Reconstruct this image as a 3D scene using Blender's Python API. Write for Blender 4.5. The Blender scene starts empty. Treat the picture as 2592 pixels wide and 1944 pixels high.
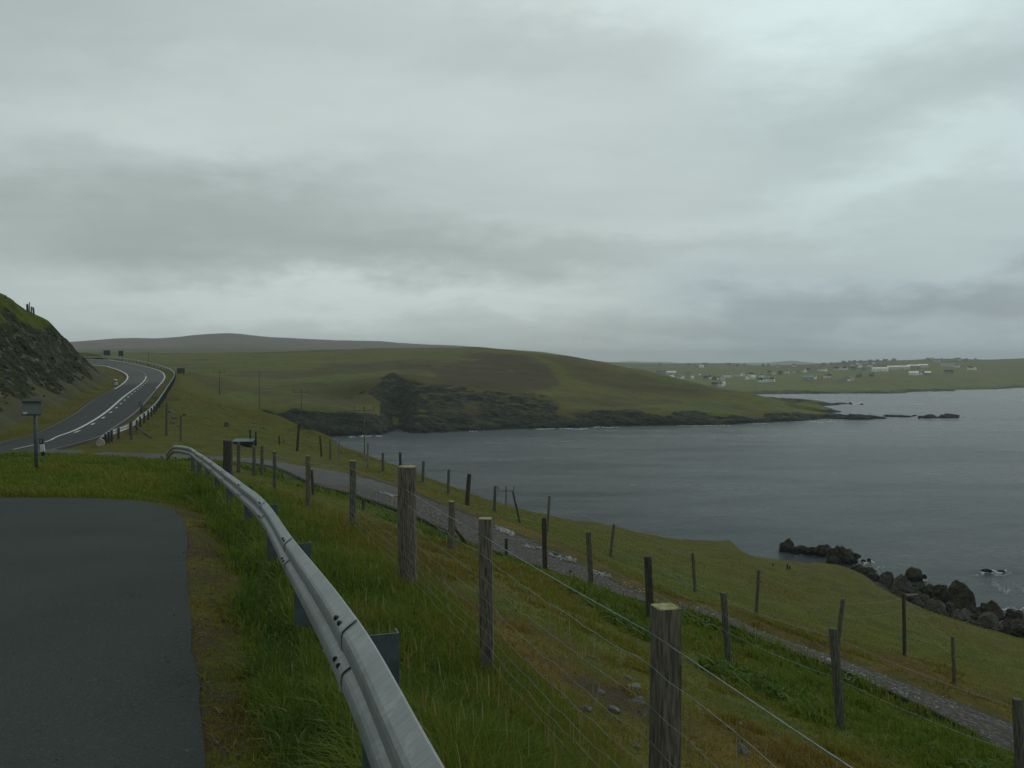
import bpy, bmesh, math, random
import numpy as np
from mathutils import Vector, Matrix
random.seed(7); RNG = np.random.default_rng(7)
SC = bpy.context.scene
COL = SC.collection
CAMZ = 40.0            # eye height above the sea (sea level is z = 0)
F = 2245.0; CX = 1296.0; CY = 972.0; HOR = 920.0
PITCH = math.atan((CY-HOR)/F)
# ------------------------------------------------------------------ survey helpers
def ray(u, v):
    a = (u-CX)/F; b = (CY-v)/F
    c, s = math.cos(PITCH), math.sin(PITCH)
    return Vector((a, c + b*s, -s + b*c))
def at(u, v, d):                       # point of the sight line at ground distance d
    r = ray(u, v); t = d/r.y
    return Vector((r.x*t, d, CAMZ + r.z*t))
def zat(u, v, zr):                     # point of the sight line at height zr below / above the eye
    r = ray(u, v); t = zr/r.z
    return Vector((r.x*t, r.y*t, CAMZ+zr))
def S(x): return x*2592/2212.0         # survey picture was read at 2212 wide
# ------------------------------------------------------------------ noise (numpy)
_P = np.random.default_rng(3).random((256, 256))
def vnoise(x, y):
    xi = np.floor(x).astype(int); yi = np.floor(y).astype(int)
    fx = x-xi; fy = y-yi
    fx = fx*fx*(3-2*fx); fy = fy*fy*(3-2*fy)
    a = _P[xi & 255, yi & 255]; b = _P[(xi+1) & 255, yi & 255]
    c = _P[xi & 255, (yi+1) & 255]; d = _P[(xi+1) & 255, (yi+1) & 255]
    return (a*(1-fx)+b*fx)*(1-fy)+(c*(1-fx)+d*fx)*fy
def fbm(x, y, o=4, g=.5):
    x = np.asarray(x, float); y = np.asarray(y, float)
    s = 0; a = 1; t = 0
    for k in range(o):
        s = s+a*(vnoise(x*2**k+17.3*k, y*2**k+5.1*k)-.5)*2; t += a; a *= g
    return s/t
def sst(a, b, x): 
    t = np.clip((x-a)/(b-a), 0, 1); return t*t*(3-2*t)
# ------------------------------------------------------------------ object helpers
def tag(o, label=None, cat=None, group=None, kind=None):
    if label: o['label'] = label
    if cat: o['category'] = cat
    if group: o['group'] = group
    if kind: o['kind'] = kind
    return o
def empty(name, loc, rz=0.0, label=None, cat=None, group=None):
    o = bpy.data.objects.new(name, None); COL.objects.link(o)
    o.location = loc; o.rotation_euler = (0, 0, rz); o.empty_display_size = .2
    return tag(o, label, cat, group)
def link(name, me, mat=None, parent=None, smooth=False):
    o = bpy.data.objects.new(name, me); COL.objects.link(o)
    if mat: me.materials.append(mat)
    if smooth: me.polygons.foreach_set('use_smooth', [True]*len(me.polygons))
    if parent: o.parent = parent
    return o
def pymesh(name, vs, fs):
    me = bpy.data.meshes.new(name); me.from_pydata([tuple(v) for v in vs], [], fs); me.update(); return me
def bmobj(name, bm, mat, parent=None, smooth=False):
    bmesh.ops.recalc_face_normals(bm, faces=bm.faces)
    me = bpy.data.meshes.new(name); bm.to_mesh(me); bm.free()
    return link(name, me, mat, parent, smooth)
def box(bm, c, s, rot=None, bev=0.0):
    r = bmesh.ops.create_cube(bm, size=1.0)
    vs = r['verts']
    M = Matrix.Translation(Vector(c)) @ (rot.to_4x4() if rot else Matrix.Identity(4)) @ Matrix.Diagonal((s[0], s[1], s[2], 1))
    bmesh.ops.transform(bm, matrix=M, verts=vs)
    if bev > 0:
        es = list({e for v in vs for e in v.link_edges})
        bmesh.ops.bevel(bm, geom=es, offset=bev, segments=2, affect='EDGES', profile=.5)
def tube(bm, pts, rad, n=8, cap=True):
    pts = [Vector(p) for p in pts]
    rad = rad if isinstance(rad, (list, tuple)) else [rad]*len(pts)
    rings = []
    for i, p in enumerate(pts):
        t = (pts[min(i+1, len(pts)-1)]-pts[max(i-1, 0)]).normalized()
        a = t.cross(Vector((0, 0, 1)))
        if a.length < .05: a = t.cross(Vector((1, 0, 0)))
        a.normalize(); b = a.cross(t)
        rings.append([bm.verts.new(p+(a*math.cos(2*math.pi*k/n)+b*math.sin(2*math.pi*k/n))*rad[i]) for k in range(n)])
    for r0, r1 in zip(rings, rings[1:]):
        for k in range(n): bm.faces.new((r0[k], r0[(k+1) % n], r1[(k+1) % n], r1[k]))
    if cap:
        bm.faces.new(rings[0][::-1]); bm.faces.new(rings[-1])
# ------------------------------------------------------------------ node helpers
class NT:
    def __init__(s, mat=None, tree=None):
        s.t = tree or mat.node_tree; s.n = s.t.nodes; s.l = s.t.links
    def new(s, ty, **kw):
        n = s.n.new(ty)
        for k, v in kw.items(): setattr(n, k, v)
        return n
    def put(s, sock, v):
        if v is None: return
        if hasattr(v, 'is_output') or isinstance(v, bpy.types.NodeSocket): s.l.new(v, sock)
        else:
            if hasattr(sock.default_value, '__len__') and not hasattr(v, '__len__'): v = (v,)*len(sock.default_value)
            if hasattr(v, '__len__') and len(v) == 3 and len(sock.default_value) == 4: v = (*v, 1)
            sock.default_value = v
    def m(s, op, a, b=None, c=None, clamp=False):
        n = s.new('ShaderNodeMath', operation=op, use_clamp=clamp)
        s.put(n.inputs[0], a); s.put(n.inputs[1], b); s.put(n.inputs[2], c)
        return n.outputs[0]
    def mix(s, f, a, b, mode='MIX'):
        n = s.new('ShaderNodeMix', data_type='RGBA', blend_type=mode)
        s.put(n.inputs[0], f); s.put(n.inputs[6], a); s.put(n.inputs[7], b)
        return n.outputs[2]
    def ss(s, x, a, b, lo=0.0, hi=1.0):
        n = s.new('ShaderNodeMapRange', interpolation_type='SMOOTHSTEP')
        s.put(n.inputs[0], x); n.inputs[1].default_value = a; n.inputs[2].default_value = b
        n.inputs[3].default_value = lo; n.inputs[4].default_value = hi
        return n.outputs[0]
    def noise(s, vec, scale, detail=4, rough=.55, dist=0.0):
        n = s.new('ShaderNodeTexNoise'); s.put(n.inputs['Vector'], vec)
        n.inputs['Scale'].default_value = scale; n.inputs['Detail'].default_value = detail
        n.inputs['Roughness'].default_value = rough; n.inputs['Distortion'].default_value = dist
        return n.outputs['Fac']
    def vor(s, vec, scale, feat='F1', out='Distance'):
        n = s.new('ShaderNodeTexVoronoi', feature=feat); s.put(n.inputs['Vector'], vec)
        n.inputs['Scale'].default_value = scale
        return n.outputs[out]
    def map(s, vec, sc=(1, 1, 1), rot=(0, 0, 0)):
        n = s.new('ShaderNodeMapping'); s.put(n.inputs['Vector'], vec)
        n.inputs['Scale'].default_value = sc; n.inputs['Rotation'].default_value = rot
        return n.outputs[0]
    def attr(s, name): 
        return s.new('ShaderNodeAttribute', attribute_name=name).outputs['Fac']
    def bump(s, h, st=.5, dist=.1):
        n = s.new('ShaderNodeBump'); n.inputs['Strength'].default_value = st
        n.inputs['Distance'].default_value = dist; s.put(n.inputs['Height'], h)
        return n.outputs[0]
def material(name):
    m = bpy.data.materials.new(name); m.use_nodes = True
    t = NT(m); b = t.n['Principled BSDF']
    return m, t, b
def simple(name, col, rough=.8, metal=0.0, var=.25, scale=8.0, bump=.0, sc=(1, 1, 1), col2=None):
    m, t, b = material(name)
    co = t.map(t.new('ShaderNodeTexCoord').outputs['Object'], sc)
    n = t.noise(co, scale, 5)
    c2 = col2 or tuple(c*(1-var) for c in col); c1 = tuple(min(1, c*(1+var*.6)) for c in col)
    t.put(b.inputs['Base Color'], t.mix(t.ss(n, .3, .7), c2, c1))
    b.inputs['Roughness'].default_value = rough; b.inputs['Metallic'].default_value = metal
    if bump: t.put(b.inputs['Normal'], t.bump(n, bump, .02))
    return m
# ------------------------------------------------------------------ terrain
def rbf(C, c=2.5, smooth=1e-3):
    C = np.array(C, float); P = C[:, :2]; z = C[:, 2]
    zm = z.mean()
    D = np.sqrt(((P[:, None]-P[None])**2).sum(-1)+c*c)
    n = len(C); A = np.zeros((n+3, n+3))
    A[:n, :n] = D+np.eye(n)*smooth; A[:n, n] = 1; A[:n, n+1:] = P; A[n, :n] = 1; A[n+1:, :n] = P.T
    w = np.linalg.solve(A, np.concatenate([z-zm, [0, 0, 0]]))
    def f(X, Y):
        sh = X.shape; X = X.ravel(); Y = Y.ravel(); out = np.empty_like(X)
        for i in range(0, len(X), 20000):
            a = X[i:i+20000]; b = Y[i:i+20000]
            d = np.sqrt((a[:, None]-P[:, 0])**2+(b[:, None]-P[:, 1])**2+c*c)
            out[i:i+20000] = d@w[:n]+w[n]+a*w[n+1]+b*w[n+2]+zm
        return out.reshape(sh)
    return f
def axis(a, b, fn, start):
    r = [start]
    while r[-1] < b: r.append(r[-1]+fn(r[-1]))
    l = [start]
    while l[-1] > a: l.append(l[-1]-fn(l[-1]))
    return np.array(l[::-1][:-1]+r)
class Terrain:
    def __init__(s, xs, ys, Z): s.xs, s.ys, s.Z = xs, ys, Z
    def h(s, x, y):
        x = np.asarray(x, float); y = np.asarray(y, float)
        i = np.clip(np.searchsorted(s.xs, x)-1, 0, len(s.xs)-2); j = np.clip(np.searchsorted(s.ys, y)-1, 0, len(s.ys)-2)
        fx = np.clip((x-s.xs[i])/(s.xs[i+1]-s.xs[i]), 0, 1); fy = np.clip((y-s.ys[j])/(s.ys[j+1]-s.ys[j]), 0, 1)
        Z = s.Z
        return (Z[j, i]*(1-fx)+Z[j, i+1]*fx)*(1-fy)+(Z[j+1, i]*(1-fx)+Z[j+1, i+1]*fx)*fy
    def slope(s):
        gy, gx = np.gradient(s.Z, s.ys, s.xs); return np.sqrt(gx*gx+gy*gy)
    def mesh(s, name, mat, attrs, label=None):
        X, Y = np.meshgrid(s.xs, s.ys); nx, ny = len(s.xs), len(s.ys)
        co = np.stack([X, Y, s.Z], -1).reshape(-1, 3)
        i = np.arange(nx*ny).reshape(ny, nx)
        q = np.stack([i[:-1, :-1], i[:-1, 1:], i[1:, 1:], i[1:, :-1]], -1).reshape(-1, 4)
        me = rawmesh(name, co, q.ravel(), np.full(len(q), 4))
        for k, v in attrs.items():
            a = me.attributes.new(k, 'FLOAT', 'POINT'); a.data.foreach_set('value', v.astype(np.float32).ravel())
        o = link(name, me, mat, None, True); tag(o, label=label, kind='structure'); return o
def rawmesh(name, co, loops, totals):
    me = bpy.data.meshes.new(name)
    me.vertices.add(len(co)); me.vertices.foreach_set('co', np.asarray(co, np.float32).ravel())
    me.loops.add(len(loops)); me.loops.foreach_set('vertex_index', np.asarray(loops, np.int32))
    me.polygons.add(len(totals))
    st = np.concatenate([[0], np.cumsum(totals)[:-1]])
    me.polygons.foreach_set('loop_start', st.astype(np.int32)); me.polygons.foreach_set('loop_total', np.asarray(totals, np.int32))
    me.update(calc_edges=True); me.validate(); return me
def pdist(X, Y, poly):                 # distance to a polyline
    d = np.full(X.shape, 1e9)
    for (a, b) in zip(poly, poly[1:]):
        ax, ay = a[0], a[1]; bx, by = b[0]-ax, b[1]-ay; L = bx*bx+by*by+1e-9
        t = np.clip(((X-ax)*bx+(Y-ay)*by)/L, 0, 1)
        d = np.minimum(d, np.hypot(X-ax-t*bx, Y-ay-t*by))
    return d
def inside(X, Y, poly):
    r = np.zeros(X.shape, bool); n = len(poly)
    for i in range(n):
        x0, y0 = poly[i][0], poly[i][1]; x1, y1 = poly[(i+1) % n][0], poly[(i+1) % n][1]
        if y0 == y1: continue
        c = ((y0 > Y) != (y1 > Y)) & (X < (x1-x0)*(Y-y0)/(y1-y0)+x0)
        r ^= c
    return r
def spline(pts, n):                    # Catmull-Rom resampled to n points of even length
    P = np.array([tuple(p) for p in pts], float); P = np.vstack([2*P[0]-P[1], P, 2*P[-1]-P[-2]]); out = []
    for i in range(1, len(P)-2):
        for t in np.linspace(0, 1, 24, endpoint=False):
            a, b, c, d = P[i-1:i+3]
            out.append(.5*((2*b)+(c-a)*t+(2*a-5*b+4*c-d)*t*t+(3*b-a-3*c+d)*t**3))
    out.append(P[-2]); out = np.array(out)
    L = np.concatenate([[0], np.cumsum(np.linalg.norm(np.diff(out[:, :2], axis=0), axis=1))])
    s = np.linspace(0, L[-1], n)
    return np.stack([np.interp(s, L, out[:, k]) for k in range(out.shape[1])], 1)
SKYG=1.58; SUNE=0.7; HAZE=0.00012
# ================================================================== SURVEY OF THE NEAR LAND
C = []                                  # control points x, y, z (z above the sea)
def cp(p): C.append((p[0], p[1], p[2]))
def cz(u, v, zr): p = zat(u, v, zr); cp(p); return p
for x, y in ((-12, -14), (-3, -14), (-12, 0), (-2, 0), (-12, 8), (-4, 8), (-14, 15.5), (-7, 15), (-19, 5), (-19, 15)):
    C.append((x, y, CAMZ-(1.29+.07*y)))
for x, y, z in ((-10, 22, -2.8), (-16, 25, -3.0), (-20, 33, -3.7), (-14, 33, -3.6), (3, -14, -1.6), (8, -14, -4.4), (4, 1, -3.4), (9, 0, -5.2), (2.6, 4.5, -3.35),
                (5.3, 9.2, -4.5), (1.8, 6.6, -3.0), (.9, 8.2, -2.95), (0, 12, -3.35), (-1.5, 17, -3.75), (-4, 24, -4.15), (-7, 31, -4.5), (-11, 38, -4.5),
                (14, -5, -8.5), (18, 8, -9.4), (30, -14, -14), (60, -14, -25), (40, 12, -15.5), (70, 20, -25), (80, 60, -30), (95, 90, -38)):
    C.append((x, y, CAMZ+z))
RAIL = [(.95, -1.8, -.50), (.32, .2, -.60), (-.025, 1.22, -.685), (-.262, 2.05, -.76), (-.54, 3.0, -.85), (-1.55, 6.2, -1.215), (-2.63, 9.4, -1.457), (-3.84, 12.6, -1.706), (-5.13, 15.8, -1.91), (-6.41, 19.0, -2.12),
        (-7.72, 22.2, -2.32), (-9.06, 25.4, -2.52), (-10.4, 28.6, -2.71), (-11.9, 31.4, -2.90)]
for x, y, z in RAIL[2:]: C.append((x, y, CAMZ+z-.74))
# fence 1 beside the barrier
F1 = [(1.40, .7, -2.0), (.61, 3.5, -2.12), (-.18, 6.3, -2.36), (-1.07, 9.0, -2.40), (-2.5, 13.9, -2.76), (-4.15, 18.0, -3.10), (-6.6, 24.6, -3.58)]
for p in F1[:-1]: C.append((p[0], p[1], CAMZ+p[2]))
# track edges: sea side, land side
TS = [zat(*p) for p in ((2750, 1920, -6.5), (2562, 1832, -6.2), (2226, 1706, -6.0), (1937, 1604, -6.0), (1792, 1547, -5.9), (1640, 1512, -5.9), (1523, 1453, -6.0), (1383, 1383, -6.0),
      (1277, 1336, -6.0), (1125, 1277, -5.9), (1008, 1230, -5.8), (879, 1198, -5.6), (750, 1178, -5.4), (668, 1164, -5.1), (540, 1155, -4.9), (400, 1150, -4.7), (300, 1147, -4.65))]
TL = [zat(*p) for p in ((2560, 1930, -5.7), (2407, 1829, -5.5), (2107, 1689, -5.4), (1973, 1641, -5.4), (1792, 1562, -5.4), (1640, 1527, -5.4), (1500, 1488, -5.4), (1406, 1453, -5.4),
      (1289, 1412, -5.4), (1172, 1371, -5.4), (1055, 1312, -5.35), (891, 1254, -5.2), (797, 1230, -5.1), (691, 1182, -4.9), (560, 1167, -4.6), (400, 1163, -4.5), (300, 1163, -4.6))]
for p in TS+TL: cp(p)
F2 = [zat(*p) for p in ((2572, 1930, -4.8), (2121, 1822, -4.7), (1840, 1687, -4.85), (1640, 1582, -4.9), (1490, 1488, -4.95), (1379, 1447, -5.0), (1281, 1418, -5.05), (1142, 1371, -5.0))]
for p in F2: cp(p)
F3 = [zat(*p) for p in ((2760, 1900, -8.2), (2414, 1734, -8.0), (2287, 1658, -7.9), (2100, 1612, -7.7), (1918, 1552, -7.4), (1754, 1494, -7.2), (1549, 1406, -7.2), (1391, 1342, -7.2), (1314, 1321, -7.1), (1254, 1295, -7.0),
      (1187, 1277, -6.9), (1134, 1248, -6.8), (1071, 1219, -6.7), (1014, 1196, -6.5), (969, 1193, -6.4), (929, 1178, -6.2), (861, 1160, -6.0), (834, 1158, -5.95), (809, 1154, -5.9), (751, 1142, -5.7))]
for p in F3: cp(p)
# cliff edge of the near field, then the foot of the cliff in the water
EDGE = [(2592, 1629, -33), (2460, 1586, -34), (2391, 1570, -34), (2297, 1538, -34), (2226, 1490, -34), (2191, 1452, -34), (2100, 1424, -33.5), (2068, 1424, -33), (2039, 1439, -32.5), (1992, 1435, -31),
        (1933, 1424, -29.5), (1887, 1406, -27.5), (1868, 1390, -26), (1851, 1373, -26), (1760, 1371, -25.5), (1687, 1369, -25), (1640, 1359, -23.5), (1559, 1338, -21.5), (1512, 1328, -20.5), (1400, 1324, -19)]
EP = [cz(*e) for e in EDGE]
for p, (dx, dy) in zip(EP, [(14, 6), (14, 8), (14, 8), (13, 10), (12, 10), (11, 11), (-1, 12), (-4, 10), (-5, 9), (-3, 9), (-2, 9), (0, 8), (0, 8), (4, 7), (0, 8), (0, 8), (0, 8), (0, 9), (0, 10), (0, 11)]):
    k = 1.0; C.append((p[0]+dx*k, p[1]+dy*k, -.6 if p[2] < 8 else -1.5)); C.append((p[0]+dx*2.2, p[1]+dy*2.2, -4.0)); C.append((p[0]+dx*5, p[1]+dy*5, -6))
_f3 = sorted([(CX+F*p[0]/p[1], p[1], p[2]-CAMZ) for p in F3])
for u in range(1400, 2720, 75):
    ue = min(u, 2592); e = sorted(EDGE); ve = float(np.interp(ue, [q[0] for q in e], [q[1] for q in e])); ze = float(np.interp(ue, [q[0] for q in e], [q[2] for q in e]))
    de = -ze*F/(ve-HOR); df = float(np.interp(u, [q[0] for q in _f3], [q[1] for q in _f3])); zf = float(np.interp(u, [q[0] for q in _f3], [q[2] for q in _f3]))
    for k in (.12, .3, .5, .7, .87):
        d = df+(de-df)*k; g = k*.9+.1*k*k; C.append(((u-CX)/F*d, d, CAMZ+zf+(ze-zf)*g))
BROW = [(1289, 1301, -8.5), (1172, 1248, -8), (1055, 1207, -7.6), (973, 1172, -7.2), (891, 1137, -6.8), (820, 1101, -6.6), (727, 1060, -6.6), (640, 1022, -5.9), (563, 996, -4.7), (500, 966, -3.2)]
BP = [cz(*b) for b in BROW]
for x, y, z in ((-4, 100, -23), (-2, 84, -19),  (-10, 120, -28), (-4, 145, -43), (-20, 140, -27), (-12, 180, -45), (-38, 170, -20), (-28, 215, -45), (-60, 212, -17), (-48, 262, -45), (-3, 122, -43),
                (20, 170, -46), (80, 170, -46), (110, 130, -45), (130, 60, -45), (115, 0, -44), (130, -14, -46), (0, 300, -46), (120, 300, -46), (-82, 232, -12), (-78, 300, -40), (-110, 250, -2), (-110, 300, -22), (-190, 300, -12), (-200, 240, 4)):
    C.append((x, y, CAMZ+z))
# slope between the main road and the track
for u, v, zr in ((450, 1100, -4.7), (520, 1125, -5.0), (600, 1120, -5.4), (700, 1130, -5.8), (560, 1050, -5.4), (640, 1080, -6.0), (480, 1040, -4.6), (470, 1000, -4.0), (750, 1100, -6.3), (430, 1075, -4.6), (350, 1120, -4.7)): cz(u, v, zr)
# main road: R = sea-side edge, L = hill-side edge
def onpl(u, v, z0): # z = z0 + .0226 (y-50)
    r = ray(u, v); t = (z0-.0226*50)/(r.z-.0226*r.y); return Vector((r.x*t, r.y*t, CAMZ+r.z*t))
RR = [Vector((-20, -22, CAMZ-4.6)), Vector((-22.5, 8, CAMZ-4.8)), Vector((-24.8, 30, CAMZ-4.9)), onpl(0, 1168, -4.8), onpl(126, 1141, -4.8), onpl(256, 1106, -4.8), onpl(294, 1082, -4.8), onpl(353, 1038, -4.8), onpl(397, 988, -4.8),
      onpl(418, 962, -4.8), onpl(420, 950, -4.8), at(406, 938, 180), at(353, 923, 197), at(294, 913, 212), at(223, 909, 228), Vector((-165, 258, CAMZ+2.2))]
RL = [Vector((-26.5, -22, CAMZ-5)), Vector((-28.7, 8, CAMZ-5.2)), Vector((-31, 36, CAMZ-5.2)), onpl(-60, 1139, -5.25), onpl(0, 1120, -5.25), onpl(88, 1097, -5.25), onpl(176, 1053, -5.25), onpl(235, 1012, -5.25), onpl(301, 975, -5.25),
      onpl(318, 956, -5.2), at(309, 944, 171), at(279, 932, 188), at(232, 925, 208), Vector((-130, 228, CAMZ+.3)), Vector((-168, 247, CAMZ+1.5))]
ROADR = spline(RR, 240); ROADL = spline(RL, 240)
for p in ROADR[::8]: cp(p)
for p in ROADL[::8]: cp(p)
def normal2(P, side):
    t = np.gradient(P[:, :2], axis=0); t /= np.linalg.norm(t, axis=1)[:, None]
    return np.stack([-t[:, 1], t[:, 0]], 1)*side   # side 1 = left of travel
NL = normal2(ROADL, 1); NR = normal2(ROADR, -1)
for i in range(40, 240, 9):
    p = ROADR[i]; q = p[:2]+NR[i]*2.6; C.append((q[0], q[1], p[2]-.05))
    if 90 < i < 225: q = p[:2]+NR[i]*6; C.append((q[0], q[1], p[2]-1.5))
for i in range(30, 240, 8):
    p = ROADL[i]; q = p[:2]+NL[i]*3.5; C.append((q[0], q[1], p[2]+.25))
for x, y, z in ((-60.6, 105, 8.05), (-65.6, 120, 7.2), (-70.7, 135, 6.3), (-75.6, 150, 4.3), (-82.8, 167, 1.7), (-51, 80, 6.3), (-47, 62, 6.2), (-42.5, 45, 5.0), (-40, 20, 4),
                (-75, 100, 14), (-90, 125, 12), (-62, 60, 13), (-100, 150, 8), (-60, 10, 12), (-110, 60, 26), (-150, 120, 20), (-200, 0, 36), (-200, 180, 14), (-140, 185, 5), (-115, 195, 2.2), (-98, 178, 1.6), (-60, -14, 10)):
    C.append((x, y, CAMZ+z))
cp(at(245, 895, 250)); cp(at(225, 893, 262)); cp(at(285, 902, 238))
fN = rbf(C, 1.5)
xs = axis(-200, 130, lambda x: .22+.0085*abs(x), 0.0)
ys = axis(-14, 300, lambda y: .20+.0055*max(y, 0), 0.0)
X, Y = np.meshgrid(xs, ys)
Z = fN(X, Y)
TRP = [tuple(p) for p in TS]+[tuple(p) for p in TL[::-1]]
ROADP = [tuple(p) for p in ROADR]+[tuple(p) for p in ROADL[::-1]]
LAYBY = [(-.35, -14), (-.45, -3), (-.75, 1.5), (-1.18, 3.34), (-2.02, 5.54), (-2.86, 7.77), (-3.9, 10.6), (-4.67, 12.4), (-5.3, 13.7), (-5.95, 14.6), (-6.9, 15.3), (-8.2, 15.6), (-12, 15.75), (-24, 15.8), (-24, -14)]
dl_track = np.where(inside(X, Y, TRP), 0, pdist(X, Y, TRP+[TRP[0]]))
dl_road = np.where(inside(X, Y, ROADP), 0, pdist(X, Y, ROADP+[ROADP[0]]))
dl_lay = np.where(inside(X, Y, LAYBY), 0, pdist(X, Y, LAYBY+[LAYBY[0]]))
dro = np.minimum(np.minimum(dl_track, dl_road), dl_lay)
msk = sst(0.1, 1.6, dro)
dist = np.hypot(X, Y)
# lay-by is a smooth plane
Z = Z*sst(0, .8, dl_lay)+(CAMZ-(1.29+.07*Y))*(1-sst(0, .8, dl_lay)) if True else Z
sl0 = np.hypot(*np.gradient(Z, ys, xs))
def conform(X, Y, Z, A, B, poly, drop, w0, w1):
    dl = np.where(inside(X, Y, poly), 0, pdist(X, Y, list(poly)+[poly[0]])); m_ = dl < w1
    uu = np.linspace(0, 1, 13)[None, :, None]; G = (A[:, None, :]*(1-uu)+B[:, None, :]*uu).reshape(-1, 3)
    x = X[m_]; y = Y[m_]; zt = np.empty_like(x)
    for i in range(0, len(x), 2000):
        D2 = (x[i:i+2000, None]-G[:, 0])**2+(y[i:i+2000, None]-G[:, 1])**2; k = np.argpartition(D2, 3, axis=1)[:, :3]
        wt = 1/(np.take_along_axis(D2, k, 1)+1e-3); zt[i:i+2000] = (G[k, 2]*wt).sum(1)/wt.sum(1)
    k = sst(w1, w0, dl[m_]); Zn = Z.copy(); Zn[m_] = Z[m_]*(1-k)+(zt-drop)*k; return Zn
TSs = spline([tuple(p) for p in TS]+[(-23, 47.6, CAMZ-4.7), (-26.5, 49.5, CAMZ-4.8)], 320); TLs = spline([tuple(p) for p in TL]+[(-21.5, 40.5, CAMZ-4.7), (-25.5, 37.5, CAMZ-4.85)], 320)
TRP = [tuple(p) for p in TSs[::4]]+[tuple(p) for p in TLs[::4][::-1]]
Z = conform(X, Y, Z, TSs, TLs, TRP, .05, .5, 1.6)
Z = conform(X, Y, Z, ROADR, ROADL, ROADP, .10, .9, 3.2)
rockm = sst(.62, .95, sl0)*sst(2.5, 5, dl_road)
msk *= sst(.5, 2.5, dl_road)
Z += msk*(.05*fbm(X*.9, Y*.9, 4)+.22*fbm(X*.16, Y*.16, 4)*sst(1, 6, dro))
Z += msk*sst(20, 60, dist)*.25*fbm(X*.09+9, Y*.09, 4)
Z += rockm*msk*(1.5*np.abs(fbm(X*.22, Y*.22+Z*.2, 5, .6))+.7*fbm(X*.7, Y*.7, 3)-.3)
# the verge outside the bend falls away from the road
_rx = np.interp(Y, ROADR[60:200, 1], ROADR[60:200, 0]); _cz = CAMZ+np.interp(Y, [110, 140, 165, 182, 200, 215, 240], [-3.4, -2.8, -2.2, -1.5, -.4, .5, 1.2])-.32*(dl_road-1.8)
_m = (Y > 120) & (Y < 245) & (X > _rx) & (dl_road > 1.8); Z = np.where(_m, np.minimum(Z, _cz), Z)
_ul = CX+F*X/np.maximum(Y, 1); _vl = np.interp(_ul, [425, 470, 500, 560, 640], [939, 951, 964, 993, 1021])
Z = np.where((Y > 186) & (_ul > 428) & (_ul < 640), np.minimum(Z, CAMZ-(_vl-HOR)/F*Y), Z)
# hold the cliff edge where the survey puts it
_e = sorted(EDGE); _U = CX+F*X/np.maximum(Y, 1); _ve = np.interp(_U, [q[0] for q in _e], [q[1] for q in _e]); _ze = np.interp(_U, [q[0] for q in _e], [q[2] for q in _e]); _ve = _ve+3.2*fbm(_U*.028, 0*_U+.5, 4)
_de = -_ze*F/(_ve-HOR); _df = np.interp(_U, [q[0] for q in _f3], [q[1] for q in _f3]); _zf = np.interp(_U, [q[0] for q in _f3], [q[2] for q in _f3])
_k = (Y-_df)/(_de-_df); _g = _k*.9+.1*_k*_k
_c = CAMZ+np.where(Y < _de, _zf+(_ze-_zf)*_g, _ze-.9*(Y-_de))+.10+.25*fbm(X*.15, Y*.15, 3)
Z = np.where((_k > .55) & (_U > 1398) & (_U < 2700) & (Y > 30), np.minimum(Z, _c), Z)
# shore rocks: rough ground between the grass edge and the sea
shore = sst(9.0, 5.0, Z)*sst(40, 90, dist)*sst(-2, 30, X)
Z += shore*(1.1*np.abs(fbm(X*.16, Y*.16, 5, .6))+.6*fbm(X*.5, Y*.5, 3)-.6)
NEAR = Terrain(xs, ys, Z)
sl = NEAR.slope()
P_ts = [tuple(p) for p in TS]; P_tl = [tuple(p) for p in TL]
fence2l = [tuple(p) for p in F2]; fence3l = [tuple(p) for p in F3]
d_ts = pdist(X, Y, P_ts); d_tl = pdist(X, Y, P_tl)
railp = [(p[0], p[1]) for p in RAIL]
d_rail = pdist(X, Y, railp)
def rail_x(Y): return np.interp(Y, [p[1] for p in RAIL], [p[0] for p in RAIL])
n1 = fbm(X*.35, Y*.35, 4); n2 = fbm(X*.06+4, Y*.06, 4); n3 = fbm(X*1.3, Y*1.3, 3)
left = sst(.15, -.15, X-rail_x(Y))*sst(32, 28, Y)*sst(-16, -12, -Y+0*X+4)
soil = .62*sst(.1, .75, n1+.5*n3+.55*np.exp(-(dl_lay/.55)**2)+.15)*sst(2.6, .5, dl_lay)*sst(16.5, 13, Y)
soil = np.clip(soil, 0, 1)
for sx, sy, sr, sa in ((1.0, 7.6, .75, .8), (.55, 8.6, .4, .5), (1.75, 6.4, .35, .5)): soil = np.maximum(soil, sa*np.exp(-(np.hypot(X-sx, (Y-sy)*.8)/sr)**2)*(1+.6*n3))
seaside = (X-np.interp(Y, [p[1] for p in F2[::-1]][::-1], [p[0] for p in F2[::-1]][::-1])) if False else 0
st = sst(2.3, .6, d_ts)*sst(.3, .9, d_tl)*sst(60, 45, Y)
brown = np.clip(.85*st*(.7+.5*n1)+.5*sst(2.5, .8, dl_road)*(.6+n1)+.35*sst(0, .6, n2+.3*n1), 0, 1)
brown = np.maximum(brown, np.clip((X < rail_x(Y)-.12)*sst(17.5, 15, Y)*sst(2.2, .9, dl_lay)*(.18+1.1*n1+1.0*n3), 0, 1))
brown = np.maximum(brown, np.clip((X > rail_x(Y)+1.2)*sst(30, 22, Y)*sst(1.5+2*sst(0, 3, X), 3.5+3*sst(0, 3, X), d_tl)*(.42+1.4*fbm(X*.5+3, Y*.5, 4)), 0, .95))
lush = np.clip(sst(3.0+3.6*sst(0, 3.5, X), .8, d_tl)*sst(.4, 1.0, d_ts)*sst(48, 40, Y)*(.8+.7*n1)+.65*sst(1.7, .3, d_rail)*sst(33, 28, Y)*(X > rail_x(Y)-.3)*(.8+.5*n1)+.35*sst(.1, .6, n2), 0, 1)
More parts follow.
